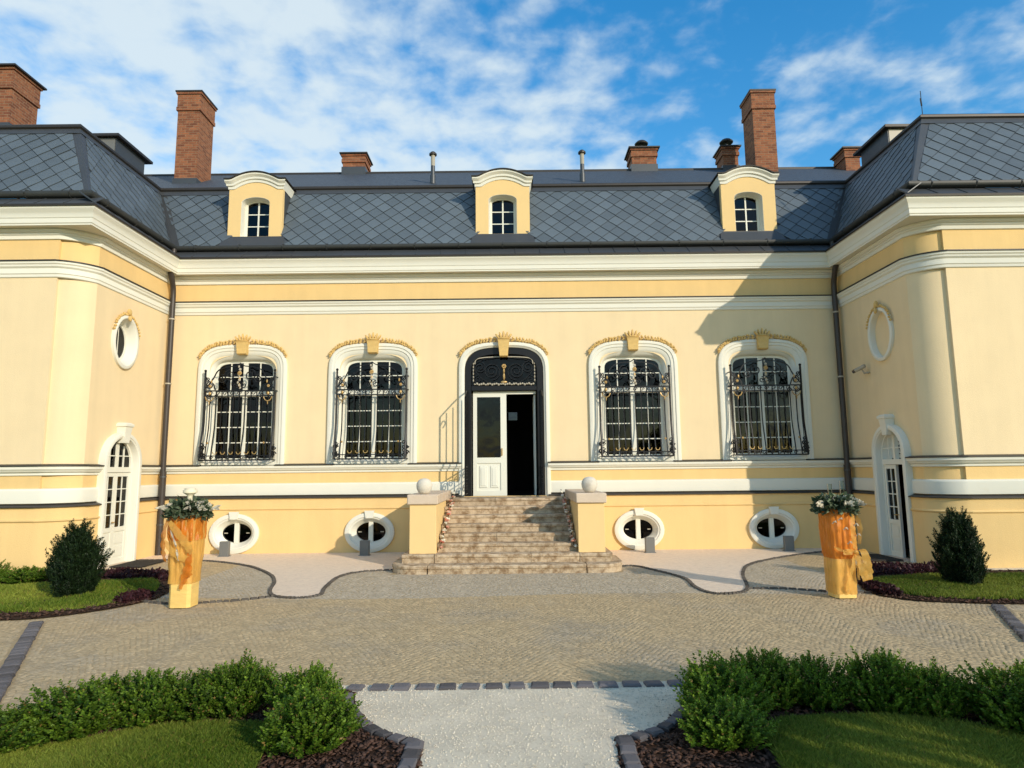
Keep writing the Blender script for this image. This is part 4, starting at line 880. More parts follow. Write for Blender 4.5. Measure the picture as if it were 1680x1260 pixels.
turfR = xy(catmull([(11, -5.7), (8, -5.68), (6.5, -5.62), (5.85, -5.5), (5.45, -5.3), (5.28, -5.0), (5.35, -4.6), (5.75, -3.9), (6.8, -3.75), (8.2, -3.75), (11, -3.7)], 5))
for nm, pl in (('lawn', lawnL), ('lawn', lawnR), ('lawn', turfL), ('lawn', turfR)): sheet(nm, pl, .024, MT['lawnbase'], kind='structure')
sheet('wall_footing_strip', [(7.95, -2.99), (12, -2.99), (12, -3.26), (7.85, -3.26)], .02, MT['whitegravel'], kind='structure')

# --- stone setts of the forecourt in segmental arcs (too small to pick apart singly)
def setts():
    S = .050; CW = 1.10; R = .78; cx_, cy_, ang = [], [], []
    half = math.asin(CW / 2 / R)
    for c in range(-10, 11):
        n = int(2 * half * R / S)
        for k in range(int(-10.4 / S) - 12, 8):
            off = (k % 2) * .5
            for i in range(n + 1):
                th = -half + (i + off) * 2 * half / n
                if th > half: continue
                cx_.append(c * CW + R * math.sin(th)); cy_.append(k * S + R * math.cos(th) - R * .8); ang.append(-th)
    x = np.array(cx_); y = np.array(cy_); a = np.array(ang); N_ = len(x)
    x += RNG.normal(0, .006, N_) + .012 * np.sin(y * 3.1 + x); y += RNG.normal(0, .006, N_) + .014 * np.sin(x * 2.3 + .7 * y); a += RNG.normal(0, .14, N_)
    D = y + 14.2; keep = (y < -.55) & (y > -10.35) & (np.abs(x - .2) < .80 * D + .35)
    for pl in (pink_poly, bedL, bedR, fbL, fbR, pathL + pathR[::-1]): keep &= ~inpoly(x, y, pl)
    keep &= ~((np.abs(x - .07) < 1.95) & (y > -3.0)) & ~((y < -8.66) & (y > -8.9) & (x > -1.3) & (x < 1.75))
    def strip_d(p0, p1):
        d = np.array(p1) - np.array(p0); l = np.hypot(*d); d = d / l; rx = x - p0[0]; ry = y - p0[1]; return np.where((rx * d[0] + ry * d[1] > -.1) & (rx * d[0] + ry * d[1] < l + .1), np.abs(-rx * d[1] + ry * d[0]), 9)
    for q in STRIPS: keep &= strip_d(*q) > .10
    x, y, a = x[keep], y[keep], a[keep]; N_ = len(x)
    w = S * .5 * RNG.uniform(.80, 1.05, N_); h = S * .5 * RNG.uniform(.78, 1.02, N_); z = .0034 + RNG.normal(0, .0008, N_) 
    ca, sa = np.cos(a), np.sin(a); V = np.zeros((N_, 8, 3), np.float32)
    for j, (sx, sy, zz_) in enumerate([(-1, -1, 0), (1, -1, 0), (1, 1, 0), (-1, 1, 0), (-.78, -.78, 1), (.78, -.78, 1), (.78, .78, 1), (-.78, .78, 1)]):
        lx = w * sx * RNG.uniform(.9, 1.06, N_); ly = h * sy * RNG.uniform(.9, 1.06, N_)
        V[:, j, 0] = x + lx * ca - ly * sa; V[:, j, 1] = y + lx * sa + ly * ca; V[:, j, 2] = (z + RNG.normal(0, .0006, N_)) if zz_ else .001
    F0 = np.array([(4, 5, 6, 7), (0, 1, 5, 4), (1, 2, 6, 5), (2, 3, 7, 6), (3, 0, 4, 7)]); 
    tint = np.repeat(RNG.uniform(-.5, .5, N_), 5)
    grey = ((y > -4.95 + .12 * np.sin(x * .9)) & (np.abs(x) < 4.9)) | ((y > -4.9) & (x > 2.9) & (x < 5.2))
    for nm, sel, mt in (('forecourt_setts', ~grey, MT['sett']), ('paler_setts', grey, MT['settgrey'])):
        idx = np.where(sel)[0]; Vs = V[idx].reshape(-1, 3); F = (F0[None] + 8 * np.arange(len(idx))[:, None, None]).reshape(-1, 4)
        link(nm, npmesh(nm, Vs, F, mt, tint.reshape(-1, 5)[idx].ravel()), court, kind='stuff')
STRIPS = [((-3.75, -9.05), (-5.36, -6.33)), ((5.20, -7.60), (6.09, -5.90))]
setts()
# individual basalt cobbles: rows across the court and round the path
def cobble_mesh(seed):
    r = random.Random(seed); m = MB(); b = .78
    lo = [(-.5, -.5), (.5, -.5), (.5, .5), (-.5, .5)]
    V0 = [(x + r.uniform(-.05, .05), y + r.uniform(-.06, .06), 0) for x, y in lo]; V1 = [(x * .96 + r.uniform(-.03, .03), y * .96 + r.uniform(-.03, .03), .72) for x, y in lo]; V2 = [(x * .76 + r.uniform(-.05, .05), y * .72 + r.uniform(-.05, .05), 1.0 + r.uniform(-.06, .06)) for x, y in lo]
    m.loops([V0, V1, V2], True); return m.mesh('cobble', MT['basalt'])
CM = [cobble_mesh(i) for i in range(6)]
def cobble(x, y, a, lx, ly, parent, h=.034):
    mw = Matrix.Translation((x, y, -.004)) @ Matrix.Rotation(a, 4, 'Z') @ Matrix.Diagonal((lx, ly, h, 1)); link('cobble', random.choice(CM), parent, mw=mw)
for p0, p1 in STRIPS:
    a = Vector(p0); b = Vector(p1); n = int((b - a).length / .135)
    for i in range(n): q = a.lerp(b, (i + .5) / n); cobble(q.x, q.y, math.atan2(b.y - a.y, b.x - a.x) + random.uniform(-.06, .06), .125 * random.uniform(.85, 1.05), .14, court)
n = 16
for i in range(n):
    x = -1.24 + i * 2.72 / (n - 1); cobble(x + random.uniform(-.008, .008), -8.775 + .03 * (x + 1.2) / 2.7, random.uniform(-.08, .08), .148 * random.uniform(.86, 1.08), .125 * random.uniform(.85, 1.1), path, .040)
def edge_row(pts, side, wdt, step, parent):
    P = [Vector((*p, 0)) for p in pts]; acc = 0; nxt = step / 2
    for i in range(len(P) - 1):
        d = P[i + 1] - P[i]; l = d.length
        while nxt <= acc + l:
            q = P[i] + d * ((nxt - acc) / l); t = d.normalized(); nn = Vector((-t.y, t.x, 0)) * side; c = q + nn * (wdt / 2 + .005)
            cobble(c.x, c.y, math.atan2(t.y, t.x) + random.uniform(-.08, .08), step * random.uniform(.80, .93), wdt * random.uniform(.88, 1.05), parent, .042); nxt += step
        acc += l
sheetz = None
edge_row(pathL[3:-2], -1, .09, .115, path); edge_row(pathR[3:-2], 1, .09, .115, path)
edge_row([(-.37, -9.82), (-.36, -10.6)], -1, .11, .13, path); edge_row([(.83, -9.79), (.80, -10.6)], 1, .11, .13, path)
# thin dark edging line along the gravel strip and across the court
def edging(pts, name):
    m = MB(); P = [Vector((*p, 0)) for p in pts]; rr = random.Random(2)
    for i in range(len(P) - 1):
        d = P[i + 1] - P[i]; l = d.length; k = max(1, round(l / .095))
        for j in range(k):
            q = P[i] + d * ((j + .5) / k); t = d.normalized(); nn = Vector((-t.y, t.x, 0)); hx = t * (l / k * .46); hy = nn * .030; z = .026 + rr.uniform(-.003, .003)
            m.add([q - hx - hy, q + hx - hy, q + hx + hy, q - hx + hy] + [q + (-hx - hy) * .8 + Vector((0, 0, z)), q + (hx - hy) * .8 + Vector((0, 0, z)), q + (hx + hy) * .8 + Vector((0, 0, z)), q + (-hx + hy) * .8 + Vector((0, 0, z))], [(4, 5, 6, 7), (0, 1, 5, 4), (1, 2, 6, 5), (2, 3, 7, 6), (3, 0, 4, 7)], rr.uniform(-.5, .5))
    m.build(name, MT['edge'], pink, kind='stuff')
edging(curveL, 'edging_stones'); edging(curveR, 'edging_stones'); edging(xy(catmull([(-3.14, -4.84), (-3.5, -5.10), (-4.25, -5.32), (-4.85, -5.1)], 5)), 'edging_stones'); edging(xy(catmull([(3.5, -4.6), (4.05, -4.66), (4.6, -4.95), (5.1, -5.02)], 5)), 'edging_stones')

# --- loose pebbles, bark chips, grass
def scatter(poly, n, ymin=-99):
    xs_ = [p[0] for p in poly]; ys_ = [p[1] for p in poly]; x = RNG.uniform(min(xs_), max(xs_), n); y = RNG.uniform(max(min(ys_), ymin), max(ys_), n); k = inpoly(x, y, poly)
    D = y + 14.2; k &= np.abs(x - .2) < .80 * D + .3
    return x[k], y[k]
def chips(name, poly, n, mt, size, z0, flat, ymin=-10.5, parent=None, **pr):
    x, y = scatter(poly, n, ymin); N_ = len(x); V = np.zeros((N_, 6, 3), np.float32); sz = size * RNG.uniform(.5, 1.4, N_); a = RNG.uniform(0, 2 * pi, N_); asp = RNG.uniform(.35, .9, N_); tl = RNG.normal(0, .35, N_)
    for j, (u, v, w) in enumerate([(1, 0, 0), (0, 1, 0), (-1, 0, 0), (0, -1, 0), (0, 0, 1), (0, 0, -1)]):
        lx = u * sz; ly = v * sz * asp; lz = w * sz * flat + lx * tl
        V[:, j, 0] = x + lx * np.cos(a) - ly * np.sin(a); V[:, j, 1] = y + lx * np.sin(a) + ly * np.cos(a); V[:, j, 2] = z0 + lz + RNG.uniform(0, 1, N_) * size * .3
    F0 = np.array([(0, 1, 4), (1, 2, 4), (2, 3, 4), (3, 0, 4), (1, 0, 5), (2, 1, 5), (3, 2, 5), (0, 3, 5)]); F = (F0[None] + 6 * np.arange(N_)[:, None, None]).reshape(-1, 3)
    return link(name, npmesh(name, V.reshape(-1, 3), F, mt, np.repeat(RNG.uniform(-.5, .5, N_), 8)), parent, kind='stuff', **pr)
chips('loose_pebbles', pathL + pathR[::-1], 9000, MT['pebble'], .0055, .014, .6, -10.3, label='fine pale pebbles strewn over the white gravel path', category='pebbles')
chips('bark_mulch', fbL, 9000, MT['chip'], .022, .016, .25, label='dark brown bark mulch in the left foreground hedge bed', category='mulch')
chips('bark_mulch', fbR, 9000, MT['chip'], .022, .016, .25, label='dark brown bark mulch in the right foreground hedge bed', category='mulch')
chips('bark_mulch', bedL, 7000, MT['chip'], .03, .022, .3, label='bark mulch edging the lawn of the bed by the left wing', category='mulch')
chips('bark_mulch', bedR, 7000, MT['chip'], .03, .022, .3, label='bark mulch edging the lawn of the bed by the right wing', category='mulch')
def grass(poly, n, h, w, label, ymin=-10.5):
    x, y = scatter(poly, n, ymin); N_ = len(x); a = RNG.uniform(0, 2 * pi, N_); hh = h * RNG.uniform(.5, 1.2, N_) * (1 + .25 * np.sin(x * 5.1 + 1.3 * np.sin(y * 4))); ww = w * RNG.uniform(.7, 1.3, N_); le = RNG.normal(0, .45, (N_, 2))
    V = np.zeros((N_, 4, 3), np.float32); ca, sa = np.cos(a) * ww, np.sin(a) * ww
    V[:, 0] = np.stack([x - ca, y - sa, np.full(N_, .02)], 1); V[:, 1] = np.stack([x + ca, y + sa, np.full(N_, .02)], 1)
    V[:, 2] = np.stack([x + ca * .6 + le[:, 0] * hh * .5, y + sa * .6 + le[:, 1] * hh * .5, .02 + hh * .6], 1); V[:, 3] = np.stack([x + le[:, 0] * hh, y + le[:, 1] * hh, .02 + hh], 1)
    F = (np.array([(0, 1, 2, 3)])[None] + 4 * np.arange(N_)[:, None, None]).reshape(-1, 4)
    t = np.clip(RNG.uniform(0, 1, N_) * .7 + .25 * np.sin(x * 2.3 + 2 * np.sin(y * 1.7)) + .1, 0, 1)
    link('grass', npmesh('grass', V.reshape(-1, 3), F, MT['grass'], t), None, kind='stuff', label=label, category='grass')
grass(lawnL, 150000, .042, .0028, 'short green lawn in front of the left foreground hedge'); grass(lawnR, 150000, .042, .0028, 'short green lawn in front of the right foreground hedge')
grass(turfL, 110000, .045, .005, 'mown lawn round the dark bush by the left wing'); grass(turfR, 110000, .045, .005, 'mown lawn round the dark bush by the right wing')

# ================================================================== entrance stairs
stairs = thing('entrance_stairs', (0.07, -1.6, 0), 'weathered stone entrance stairs between yellow pedestals topped with stone balls', 'stairs')
stairs.location = (0, 0, 0)
RS, TR, SX = .144, .30, .07
def wob(m, amp=.006):
    r = random.Random(len(m.v)); m.v = [(x + r.uniform(-amp, amp) * .5, y + r.uniform(-amp, amp), z + r.uniform(-amp, amp) * .7) for x, y, z in m.v]; return m
def step_block(x0, x1, y0, y1, z0, z1, par, nosing=.02):
    # subdivided front edge, slightly worn
    m = MB(); n = max(2, int((x1 - x0) / .10)); r = random.Random(int((x0 + 9) * 97 + z1 * 1000)); secs = []
    for i in range(n + 1):
        x = x0 + (x1 - x0) * i / n; w = r.uniform(-.006, .004); u = r.uniform(-.006, .003)
        secs.append([(x, y1, z0), (x, y0 + nosing + .004 + w, z0), (x, y0 + nosing + w, z1 - .055), (x, y0 + w, z1 - .05), (x, y0 - .002 + w, z1 - .018 + u), (x, y0 + .014 + w, z1 + u * .6), (x, y1, z1)])
    k = 7; vs_ = [p for s_ in secs for p in s_]
    m.add(vs_, [(i * k + j, (i + 1) * k + j, (i + 1) * k + (j + 1) % k, i * k + (j + 1) % k) for i in range(n) for j in range(k)] + [tuple(range(k))[::-1], tuple(n * k + j for j in range(k))])
    return m.build('stone_block', MT['step'], par, 35)
def round_end(s, xi, xo, y0, y1, z0, z1, par):
    # outer end block with a quarter-round plan
    m = MB(); r = min(xo - xi, .42); pts = [(xi, y1), (xi, y0)] + [(xo - r + r * math.sin(t), y0 + r - r * math.cos(t)) for t in [pi / 2 * i / 8 for i in range(9)]] + [(xo, y1)]
    pts = [(SX + s * x, y) for x, y in pts]; c = (SX + s * (xi + xo) / 2, (y0 + y1) / 2)
    sc = lambda f: [(c[0] + (x - c[0]) * f, c[1] + (y - c[1]) * f) for x, y in pts]
    m.loops([[(x, y, z0) for x, y in sc(.97)], [(x, y, z1 - .055) for x, y in sc(.97)], [(x, y, z1 - .05) for x, y in sc(1)], [(x, y, z1 - .016) for x, y in sc(1)], [(x, y, z1) for x, y in sc(.975)]], True)
    m.build('stone_block', MT['step'], par, 35)
for i in range(8):
    y0 = -3.05 + TR * i; z0 = RS * i; z1 = RS * (i + 1); last = i == 7
    st = MB()
    if i == 0: xin = 1.32
    elif i == 1: xin = 1.24
    else: xin = 1.225
    y1 = (-.085 if last else y0 + TR + .10)
    cuts = sorted(random.Random(i * 5 + 1).uniform(-.7, .7) for _ in range(1 if i % 2 else 2)); cuts = [-xin] + cuts + [xin]
    core = MB(); core.box(SX - xin + .01, SX + xin - .01, y0 + .06, (-.085 if i > 1 else y1), max(z0 - .02, -.05), z1 - .02); so_ = core.build('step', MT['step'], stairs)
    for a, b in zip(cuts, cuts[1:]): step_block(SX + a + .003, SX + b - .003, y0, y1, z0, z1, so_)
    if i == 0:
        for s in (-1, 1): round_end(s, 1.327, 1.98, y0, -1.9, z0 - .02, z1, so_)
    if i == 1:
        for s in (-1, 1): step_block(*(sorted((SX + s * 1.247, SX + s * 1.80))), y0, -.09, z0, z1, so_)
for s in (-1, 1):
    m = MB(); xi, xo, yf = 1.235, 1.70, -2.60
    a, b = sorted((SX + s * xi, SX + s * xo)); m.bbox(a, b, yf, -.085, .27, 1.125, .006); pd = m.build('pedestal', MT['dyel'], stairs)
    m = MB(); a, b = sorted((SX + s * (xi - .03), SX + s * (xo + .04))); m.bbox(a, b, yf - .045, -.13, 1.127, 1.295, .012); wob(m, .004).build('capstone', MT['capstone'], pd)
    m = MB(); m.lathe([(.02, 0), (.075, .012), (.11, .045), (.135, .10), (.142, .15), (.135, .20), (.11, .245), (.075, .272), (.02, .285)], (SX + s * 1.47, yf + .18, 1.292), 24); m.build('stone_ball', MT['ball'], pd, 60)

# flower strings down both sides of the stairs
def blossom(m, c, r, rr):
    for k in range(4):
        a = rr.uniform(0, 6.28); m.blob(Vector(c) + Vector((math.cos(a) * r * .5, math.sin(a) * r * .5, rr.uniform(-.2, .5) * r)), (r * .6, r * .6, r * .42), 5, 4, tint=rr.uniform(0, 1))
for s, lab in ((-1, 'left'), (1, 'right')):
    rr = random.Random(40 + s); x = lambda i: SX + s * (1.10 + .012 * (7 - i))
    g = thing('flower_string', (SX + s * 1.12, -2.2, .3), 'string of white blossoms trailing down the %s edge of the entrance steps' % lab if s < 0 else 'string of pink and red blossoms trailing down the right edge of the entrance steps', 'flower string', 'flower strings on the stairs')
    g.location = (0, 0, 0)
    pts = []
    for i in range(7, 1, -1):
        y0 = -3.05 + TR * i; z1 = RS * (i + 1); pts += [(x(i), y0 + .16, z1 + .03), (x(i), y0 - .03, z1 + .02), (x(i) + s * .01, y0 - .04, z1 - .08)]
    pts = [(x(7) - s * .02, -.72, RS * 8 + .16)] + pts
    P = catmull(pts, 4); MB().tube(P, .009, 4).build('cord', MT['twig'], g)
    for i in range(2, len(P) - 1, 3):
        m = MB(); c = P[i] + Vector((rr.uniform(-.02, .02), rr.uniform(-.02, 0), rr.uniform(0, .02))); pinkish = rr.random() < (.25 if s < 0 else .6)
        blossom(m, c, rr.uniform(.030, .050), rr); m.build('blossom', MT['petalpink'] if pinkish else MT['petal'], g, 60)

# ================================================================== small fixtures
for i, (x, y) in enumerate(((-5.745, -.50), (-2.86, -.56), (2.949, -.56), (5.80, -.50))):
    lab = ['small grey ground floodlight below the window furthest left', 'small grey ground floodlight by the oval left of the stairs', 'small grey ground floodlight by the oval right of the stairs', 'small grey ground floodlight below the window furthest right'][i]
    t = thing('ground_floodlight', (x, y, .014), lab, 'floodlight', 'ground floodlights along the facade')
    MB().bbox(-.095, .095, -.05, .05, .0, .30, .008).build('housing', MT['fixture'], t)
    MB().box(-.08, .08, .0501, .058, .05, .28).build('lens', MT['lens'], t); MB().box(-.11, .11, -.07, .07, -.01, .012).build('base_plate', MT['fixture'], t)
t = thing('security_camera', (7.42, -1.06, 3.60), 'small beige security camera on the right wing wall beside the downpipe', 'security camera')
m = MB(); m.tube([(-.02, 0, 0), (-.10, 0, -.02), (-.16, .0, .10)], .018, 6); m.lathe([(.05, 0), (.05, .02)], (-.03, 0, -.02), 10); m.build('bracket', MT['camhouse'], t)
m = MB(); m.tube([(-.12, -.08, .12), (-.22, .10, .05)], .04, 10); m.build('camera_body', MT['camhouse'], t, 40); m = MB(); m.tube([(-.215, .092, .053), (-.25, .15, .03)], .036, 10); m.build('camera_lens', MT['lens'], t)
for s in (-1, 1):
    c, hw = SD[s]; a, b = sorted((s * (XW - .22), s * (XW - .82))); m = MB(); m.bbox(a, b, c - .42, c + .42, .0, .024, .006)
    o = m.build('door_mat', MT['mat'], None, loc=(0, 0, .015), label='dark door mat in front of the arched door of the %s wing' % ('left' if s < 0 else 'right'), category='door mat', group='door mats')

# ================================================================== plants
def leaves(B, Dv, Nn, ln, wd):
    # B base points, Dv leaf direction, Nn side direction
    N_ = len(B); V = np.zeros((N_, 4, 3), np.float32); up = np.cross(Nn, Dv)
    V[:, 0] = B; V[:, 1] = B + Dv * ln[:, None] * .5 + Nn * wd[:, None] + up * ln[:, None] * .08; V[:, 2] = B + Dv * ln[:, None]; V[:, 3] = B + Dv * ln[:, None] * .5 - Nn * wd[:, None] + up * ln[:, None] * .08
    return V
def unit(v): return v / np.maximum(np.linalg.norm(v, axis=-1, keepdims=True), 1e-6)
def shoot_leaves(rng, tips, dirs, slen, nl, ll, lw, spread, tint0):
    S_ = len(tips); t = np.tile(np.linspace(0, 1, nl), (S_, 1)) + rng.uniform(-.03, .03, (S_, nl)); base = tips[:, None] - dirs[:, None] * (slen[:, None] * (1 - t))[..., None]
    ref = unit(np.cross(dirs, unit(rng.normal(0, 1, (S_, 3))))); bi = np.cross(dirs, ref); ph = np.arange(nl)[None] * 2.4 + rng.uniform(0, 6.28, (S_, 1))
    rad = ref[:, None] * np.cos(ph)[..., None] + bi[:, None] * np.sin(ph)[..., None]
    sp_ = (spread * (1 - .55 * t))[..., None]; d = unit(rad * sp_ + dirs[:, None] + rng.normal(0, .18, (S_, nl, 3))); sd = unit(np.cross(d, rad + rng.normal(0, .3, rad.shape)))
    B = base.reshape(-1, 3); M_ = len(B)
    V = leaves(B, d.reshape(-1, 3), sd.reshape(-1, 3), ll * rng.uniform(.7, 1.25, M_), lw * rng.uniform(.8, 1.2, M_))
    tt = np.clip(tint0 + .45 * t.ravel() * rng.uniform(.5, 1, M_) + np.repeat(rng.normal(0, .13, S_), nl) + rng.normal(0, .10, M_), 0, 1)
    return V, tt
def merge(name, parts, mt):
    V = np.concatenate([p[0] for p in parts]); t = np.concatenate([p[1] for p in parts]); F = np.arange(len(V) * 4).reshape(-1, 4); return npmesh(name, V.reshape(-1, 3), F, mt, t)
def boxwood(seed, rx=.265, ry=.25, h=.47, ns=560, nl=17):
    rng = np.random.default_rng(seed); u = rng.uniform(0, 2 * pi, ns); cz = rng.uniform(-.25, 1, ns) ; cz = np.clip(cz, -.3, 1); sr = np.sqrt(np.maximum(1 - np.clip(cz, 0, 1) ** 2.6, .0))
    lump = 1 + .22 * np.sin(3 * u + seed) * np.cos(2.2 * cz + seed * .7) + .08 * np.sin(7 * u + 1.7 * seed + 4 * cz) + rng.normal(0, .06, ns)
    tip = np.stack([rx * sr * np.cos(u) * lump, ry * sr * np.sin(u) * lump, h * (.36 + .62 * cz) * (.55 + .45 * lump)], 1)
    spur = rng.random(ns) < .24; out = unit(np.stack([np.cos(u) * sr, np.sin(u) * sr, .35 + .9 * np.clip(cz, 0, 1)], 1)); dirs = unit(out + np.array([0, 0, .75]) + rng.normal(0, .22, (ns, 3))); tip = tip + dirs * (spur * rng.uniform(.02, .10, ns))[:, None]
    tip[:, 2] = np.maximum(tip[:, 2], .03)
    ex = shoot_leaves(rng, tip, dirs, rng.uniform(.09, .15, ns), nl, .026, .0085, 1.15, .16)
    # inner foliage
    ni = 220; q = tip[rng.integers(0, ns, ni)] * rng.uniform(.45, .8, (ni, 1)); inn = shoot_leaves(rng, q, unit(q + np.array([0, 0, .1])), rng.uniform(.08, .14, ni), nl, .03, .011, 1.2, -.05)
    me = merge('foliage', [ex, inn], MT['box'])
    m = MB(); rr = random.Random(seed)
    for k in range(16):
        j = rr.randrange(ns); p = tip[j] * .82; m.tube([(rr.uniform(-.03, .03), rr.uniform(-.03, .03), 0), (p[0] * .45, p[1] * .45, p[2] * .5), tuple(p)], [.007, .005, .002], 4)
    return me, m.mesh('stems', MT['twig'])
BX = [boxwood(i + 1) for i in range(4)]
bush_list = [  # x, y, scale xy, scale z, proto, label
    (-3.05, -9.88, 1.05, .86, 0, 'boxwood bush cut by the left edge of the picture'),
    (-2.70, -9.60, 1.15, 1.00, 1, 'broad boxwood bush second from the left in the left foreground hedge'),
    (-2.36, -9.44, 1.00, .98, 2, 'boxwood bush third from the left in the left foreground hedge'),
    (-2.02, -9.31, 1.02, 1.06, 3, 'boxwood bush in the middle of the left foreground hedge'),
    (-1.78, -9.27, .90, 1.06, 0, 'boxwood bush ending the left hedge row beside the dark gap'),
    (-1.26, -9.38, .92, 1.06, 1, 'rounded boxwood bush standing alone left of the path'),
    (-1.10, -9.86, 1.06, .92, 2, 'bright boxwood bush beside the left cobble edge, cut by the bottom of the picture'),
    (1.62, -9.42, 1.08, 1.06, 3, 'tall boxwood bush at the right corner of the gravel path'),
    (1.50, -9.86, .98, .96, 0, 'bright boxwood bush beside the right cobble edge, cut by the bottom of the picture'),
    (2.02, -9.20, .95, 1.02, 2, 'boxwood bush behind the corner bush in the right foreground hedge'),
    (2.36, -9.24, .86, .98, 1, 'boxwood bush left of the wide gap in the right foreground hedge'),
    (2.80, -9.34, 1.00, 1.08, 3, 'dark boxwood bush right of the wide gap in the right foreground hedge'),
    (3.08, -9.46, .80, 1.04, 0, 'pale leaved boxwood bush second from the right in the right foreground hedge'),
    (3.50, -9.66, 1.18, 1.10, 1, 'dark boxwood bush cut by the right edge of the picture'),
]
def bush(x, y, sxy, sz, k, lab, group='boxwood bushes in the foreground hedges', z=.012):
    t = thing('boxwood_bush', (x, y, z), lab, 'bush', group); t.rotation_euler.z = random.uniform(0, 6.28); t.scale = (sxy * .93, sxy * .93, sz * .66 * random.choice((.82, .92, 1.0, 1.08)))
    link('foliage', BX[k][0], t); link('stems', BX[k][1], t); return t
for b in bush_list: bush(*b)
bush(-8.25, -3.55, 1.15, .92, 2, 'low green shrub at the left edge in front of the left wing', 'low shrubs by the left wing', .02); bush(-7.55, -3.55, 1.35, .86, 3, 'wide low green shrub behind the dark bush by the left wing', 'low shrubs by the left wing', .02)
def yew(seed, h, r):
    rng = np.random.default_rng(seed); ns = 2300; z = rng.uniform(0, 1, ns) ** .9; u = rng.uniform(0, 2 * pi, ns)
    rad = r * np.clip(np.where(z < .45, .70 + .30 * np.sin(z / .45 * pi / 2), np.maximum(1 - ((z - .45) / .62) ** 1.7, 0.03)), .12, 1)
    lump = 1 + .20 * np.sin(2 * u + seed + 3 * z) + .18 * np.sin(5 * u - 4 * z + seed) + rng.normal(0, .10, ns); rr_ = rad * lump * np.sqrt(rng.uniform(.35, 1, ns))
    tip = np.stack([rr_ * np.cos(u), rr_ * np.sin(u), .04 + h * .93 * z], 1); dirs = unit(np.stack([np.cos(u) * .50, np.sin(u) * .50, np.full(ns, 1.0)], 1) + rng.normal(0, .18, (ns, 3)))
    clump = np.sin(4 * u + seed) * np.sin(7 * z + 2 * seed + u); spur = (rng.random(ns) < .10) | ((clump > .45) & (rng.random(ns) < .6)); tip += dirs * (spur * rng.uniform(.02, .16, ns))[:, None]
    ex = shoot_leaves(rng, tip, dirs, rng.uniform(.10, .18, ns), 26, .034, .0062, 1.3, .10)
    m = MB(); m.tube([(0, 0, 0), (.01, 0, h * .4), (-.01, .01, h * .8)], [.03, .02, .006], 6)
    for k in range(14):
        j = int(rng.integers(0, ns)); p = tip[j]; m.tube([(0, 0, max(.03, p[2] * .35)), tuple(p * np.array([.6, .6, .75])), tuple(p * .95)], [.009, .006, .003], 4)
    return merge('foliage', [ex], MT['yew']), m.mesh('trunk', MT['twig'])
for (x, y, h, r, sd, lab) in ((-6.0, -4.72, .94, .28, 11, 'dark upright yew bush on the lawn by the left wing'), (6.63, -4.50, 1.0, .30, 23, 'dark upright yew bush on the lawn by the right wing')):
    t = thing('yew_bush', (x, y, .02), lab, 'bush', 'yew bushes on the lawns'); f, tr = yew(sd, h, r); link('foliage', f, t); link('trunk', tr, t)
def ground_cover(name, poly, n, label, hh=.09, mt=None):
    x, y = scatter(poly, n); rng = np.random.default_rng(3); N_ = len(x); z = .02 + hh * rng.uniform(.1, 1, N_) * (.7 + .3 * np.sin(x * 9) * np.sin(y * 8 + 1)); B = np.stack([x, y, z], 1); d = unit(rng.normal(0, 1, (N_, 3)) + np.array([0, -.2, .5])); sd = unit(np.cross(d, rng.normal(0, 1, (N_, 3))))
    V = leaves(B, d, sd, .055 * rng.uniform(.6, 1.3, N_), .020 * rng.uniform(.7, 1.3, N_)); me = merge(name, [(V, np.clip(rng.normal(.35, .25, N_), 0, 1))], mt or MT['purple'])
    link(name, me, None, kind='stuff', label=label, category='ground cover')
ground_cover('purple_ground_cover', [(-6.9, -3.2), (-5.35, -3.5), (-5.2, -3.15), (-6.0, -2.68), (-6.9, -2.62)], 5200, 'low dark purple leafy plants behind the left lawn')
ground_cover('purple_ground_cover', [(5.5, -3.75), (6.3, -3.62), (7.3, -3.55), (7.3, -3.0), (6.3, -2.72), (5.85, -3.1)], 5200, 'low dark purple leafy plants behind the right lawn')
ground_cover('purple_ground_cover', [(-5.1, -5.3), (-4.82, -5.25), (-4.78, -4.9), (-4.95, -4.85)], 1100, 'reddish purple plants at the tip of the left lawn beside the planter', .12)
ground_cover('purple_ground_cover', [(5.05, -5.2), (5.3, -5.3), (5.3, -4.5), (5.1, -4.6)], 1600, 'dark purple plants at the tip of the right lawn beside the planter', .10)

# ================================================================== draped planters
def rsq(w, z, k=28, n=4.0, amp=0.0, ph=0.0, fr=7, tw=0.0, cx_=0, cy_=0):
    out = []
    for i in range(k):
        t = 2 * pi * i / k + tw; c, s_ = math.cos(t), math.sin(t); r = (abs(c) ** n + abs(s_) ** n) ** (-1 / n); r *= w * (1 + amp * math.sin(fr * t + ph) + .5 * amp * math.sin((fr * 2 - 3) * t - ph * 2) + .45 * amp * math.sin(5 * t + 13 * z + ph) + .4 * amp * math.sin(11 * t - 9 * z)); wr = mnoise.noise(Vector((c * 2.1 + z * 2.6, s_ * 2.1 - z * 1.4, z * 3.2 + ph))); wr2 = mnoise.noise(Vector((c * 5 + z * 7, s_ * 5, z * 6.5 - ph))); r += (amp > .011) * (.030 * (.35 - abs(wr)) + .014 * (.35 - abs(wr2))); out.append((cx_ + r * c * .80, cy_ + r * s_ * .80, z))
    return out
def drape(m, levels, k=72, ph=0.0, fr=9):
    lv = []
    for a_, b_ in zip(levels, levels[1:]): lv += [tuple(p + (q - p) * f / 4 for p, q in zip(a_, b_)) for f in range(4)]
    levels = lv + [levels[-1]]
    m.loops([rsq(w, z, k, n, a, ph + j * .09, fr) for j, (w, z, n, a) in enumerate(levels)]); return m
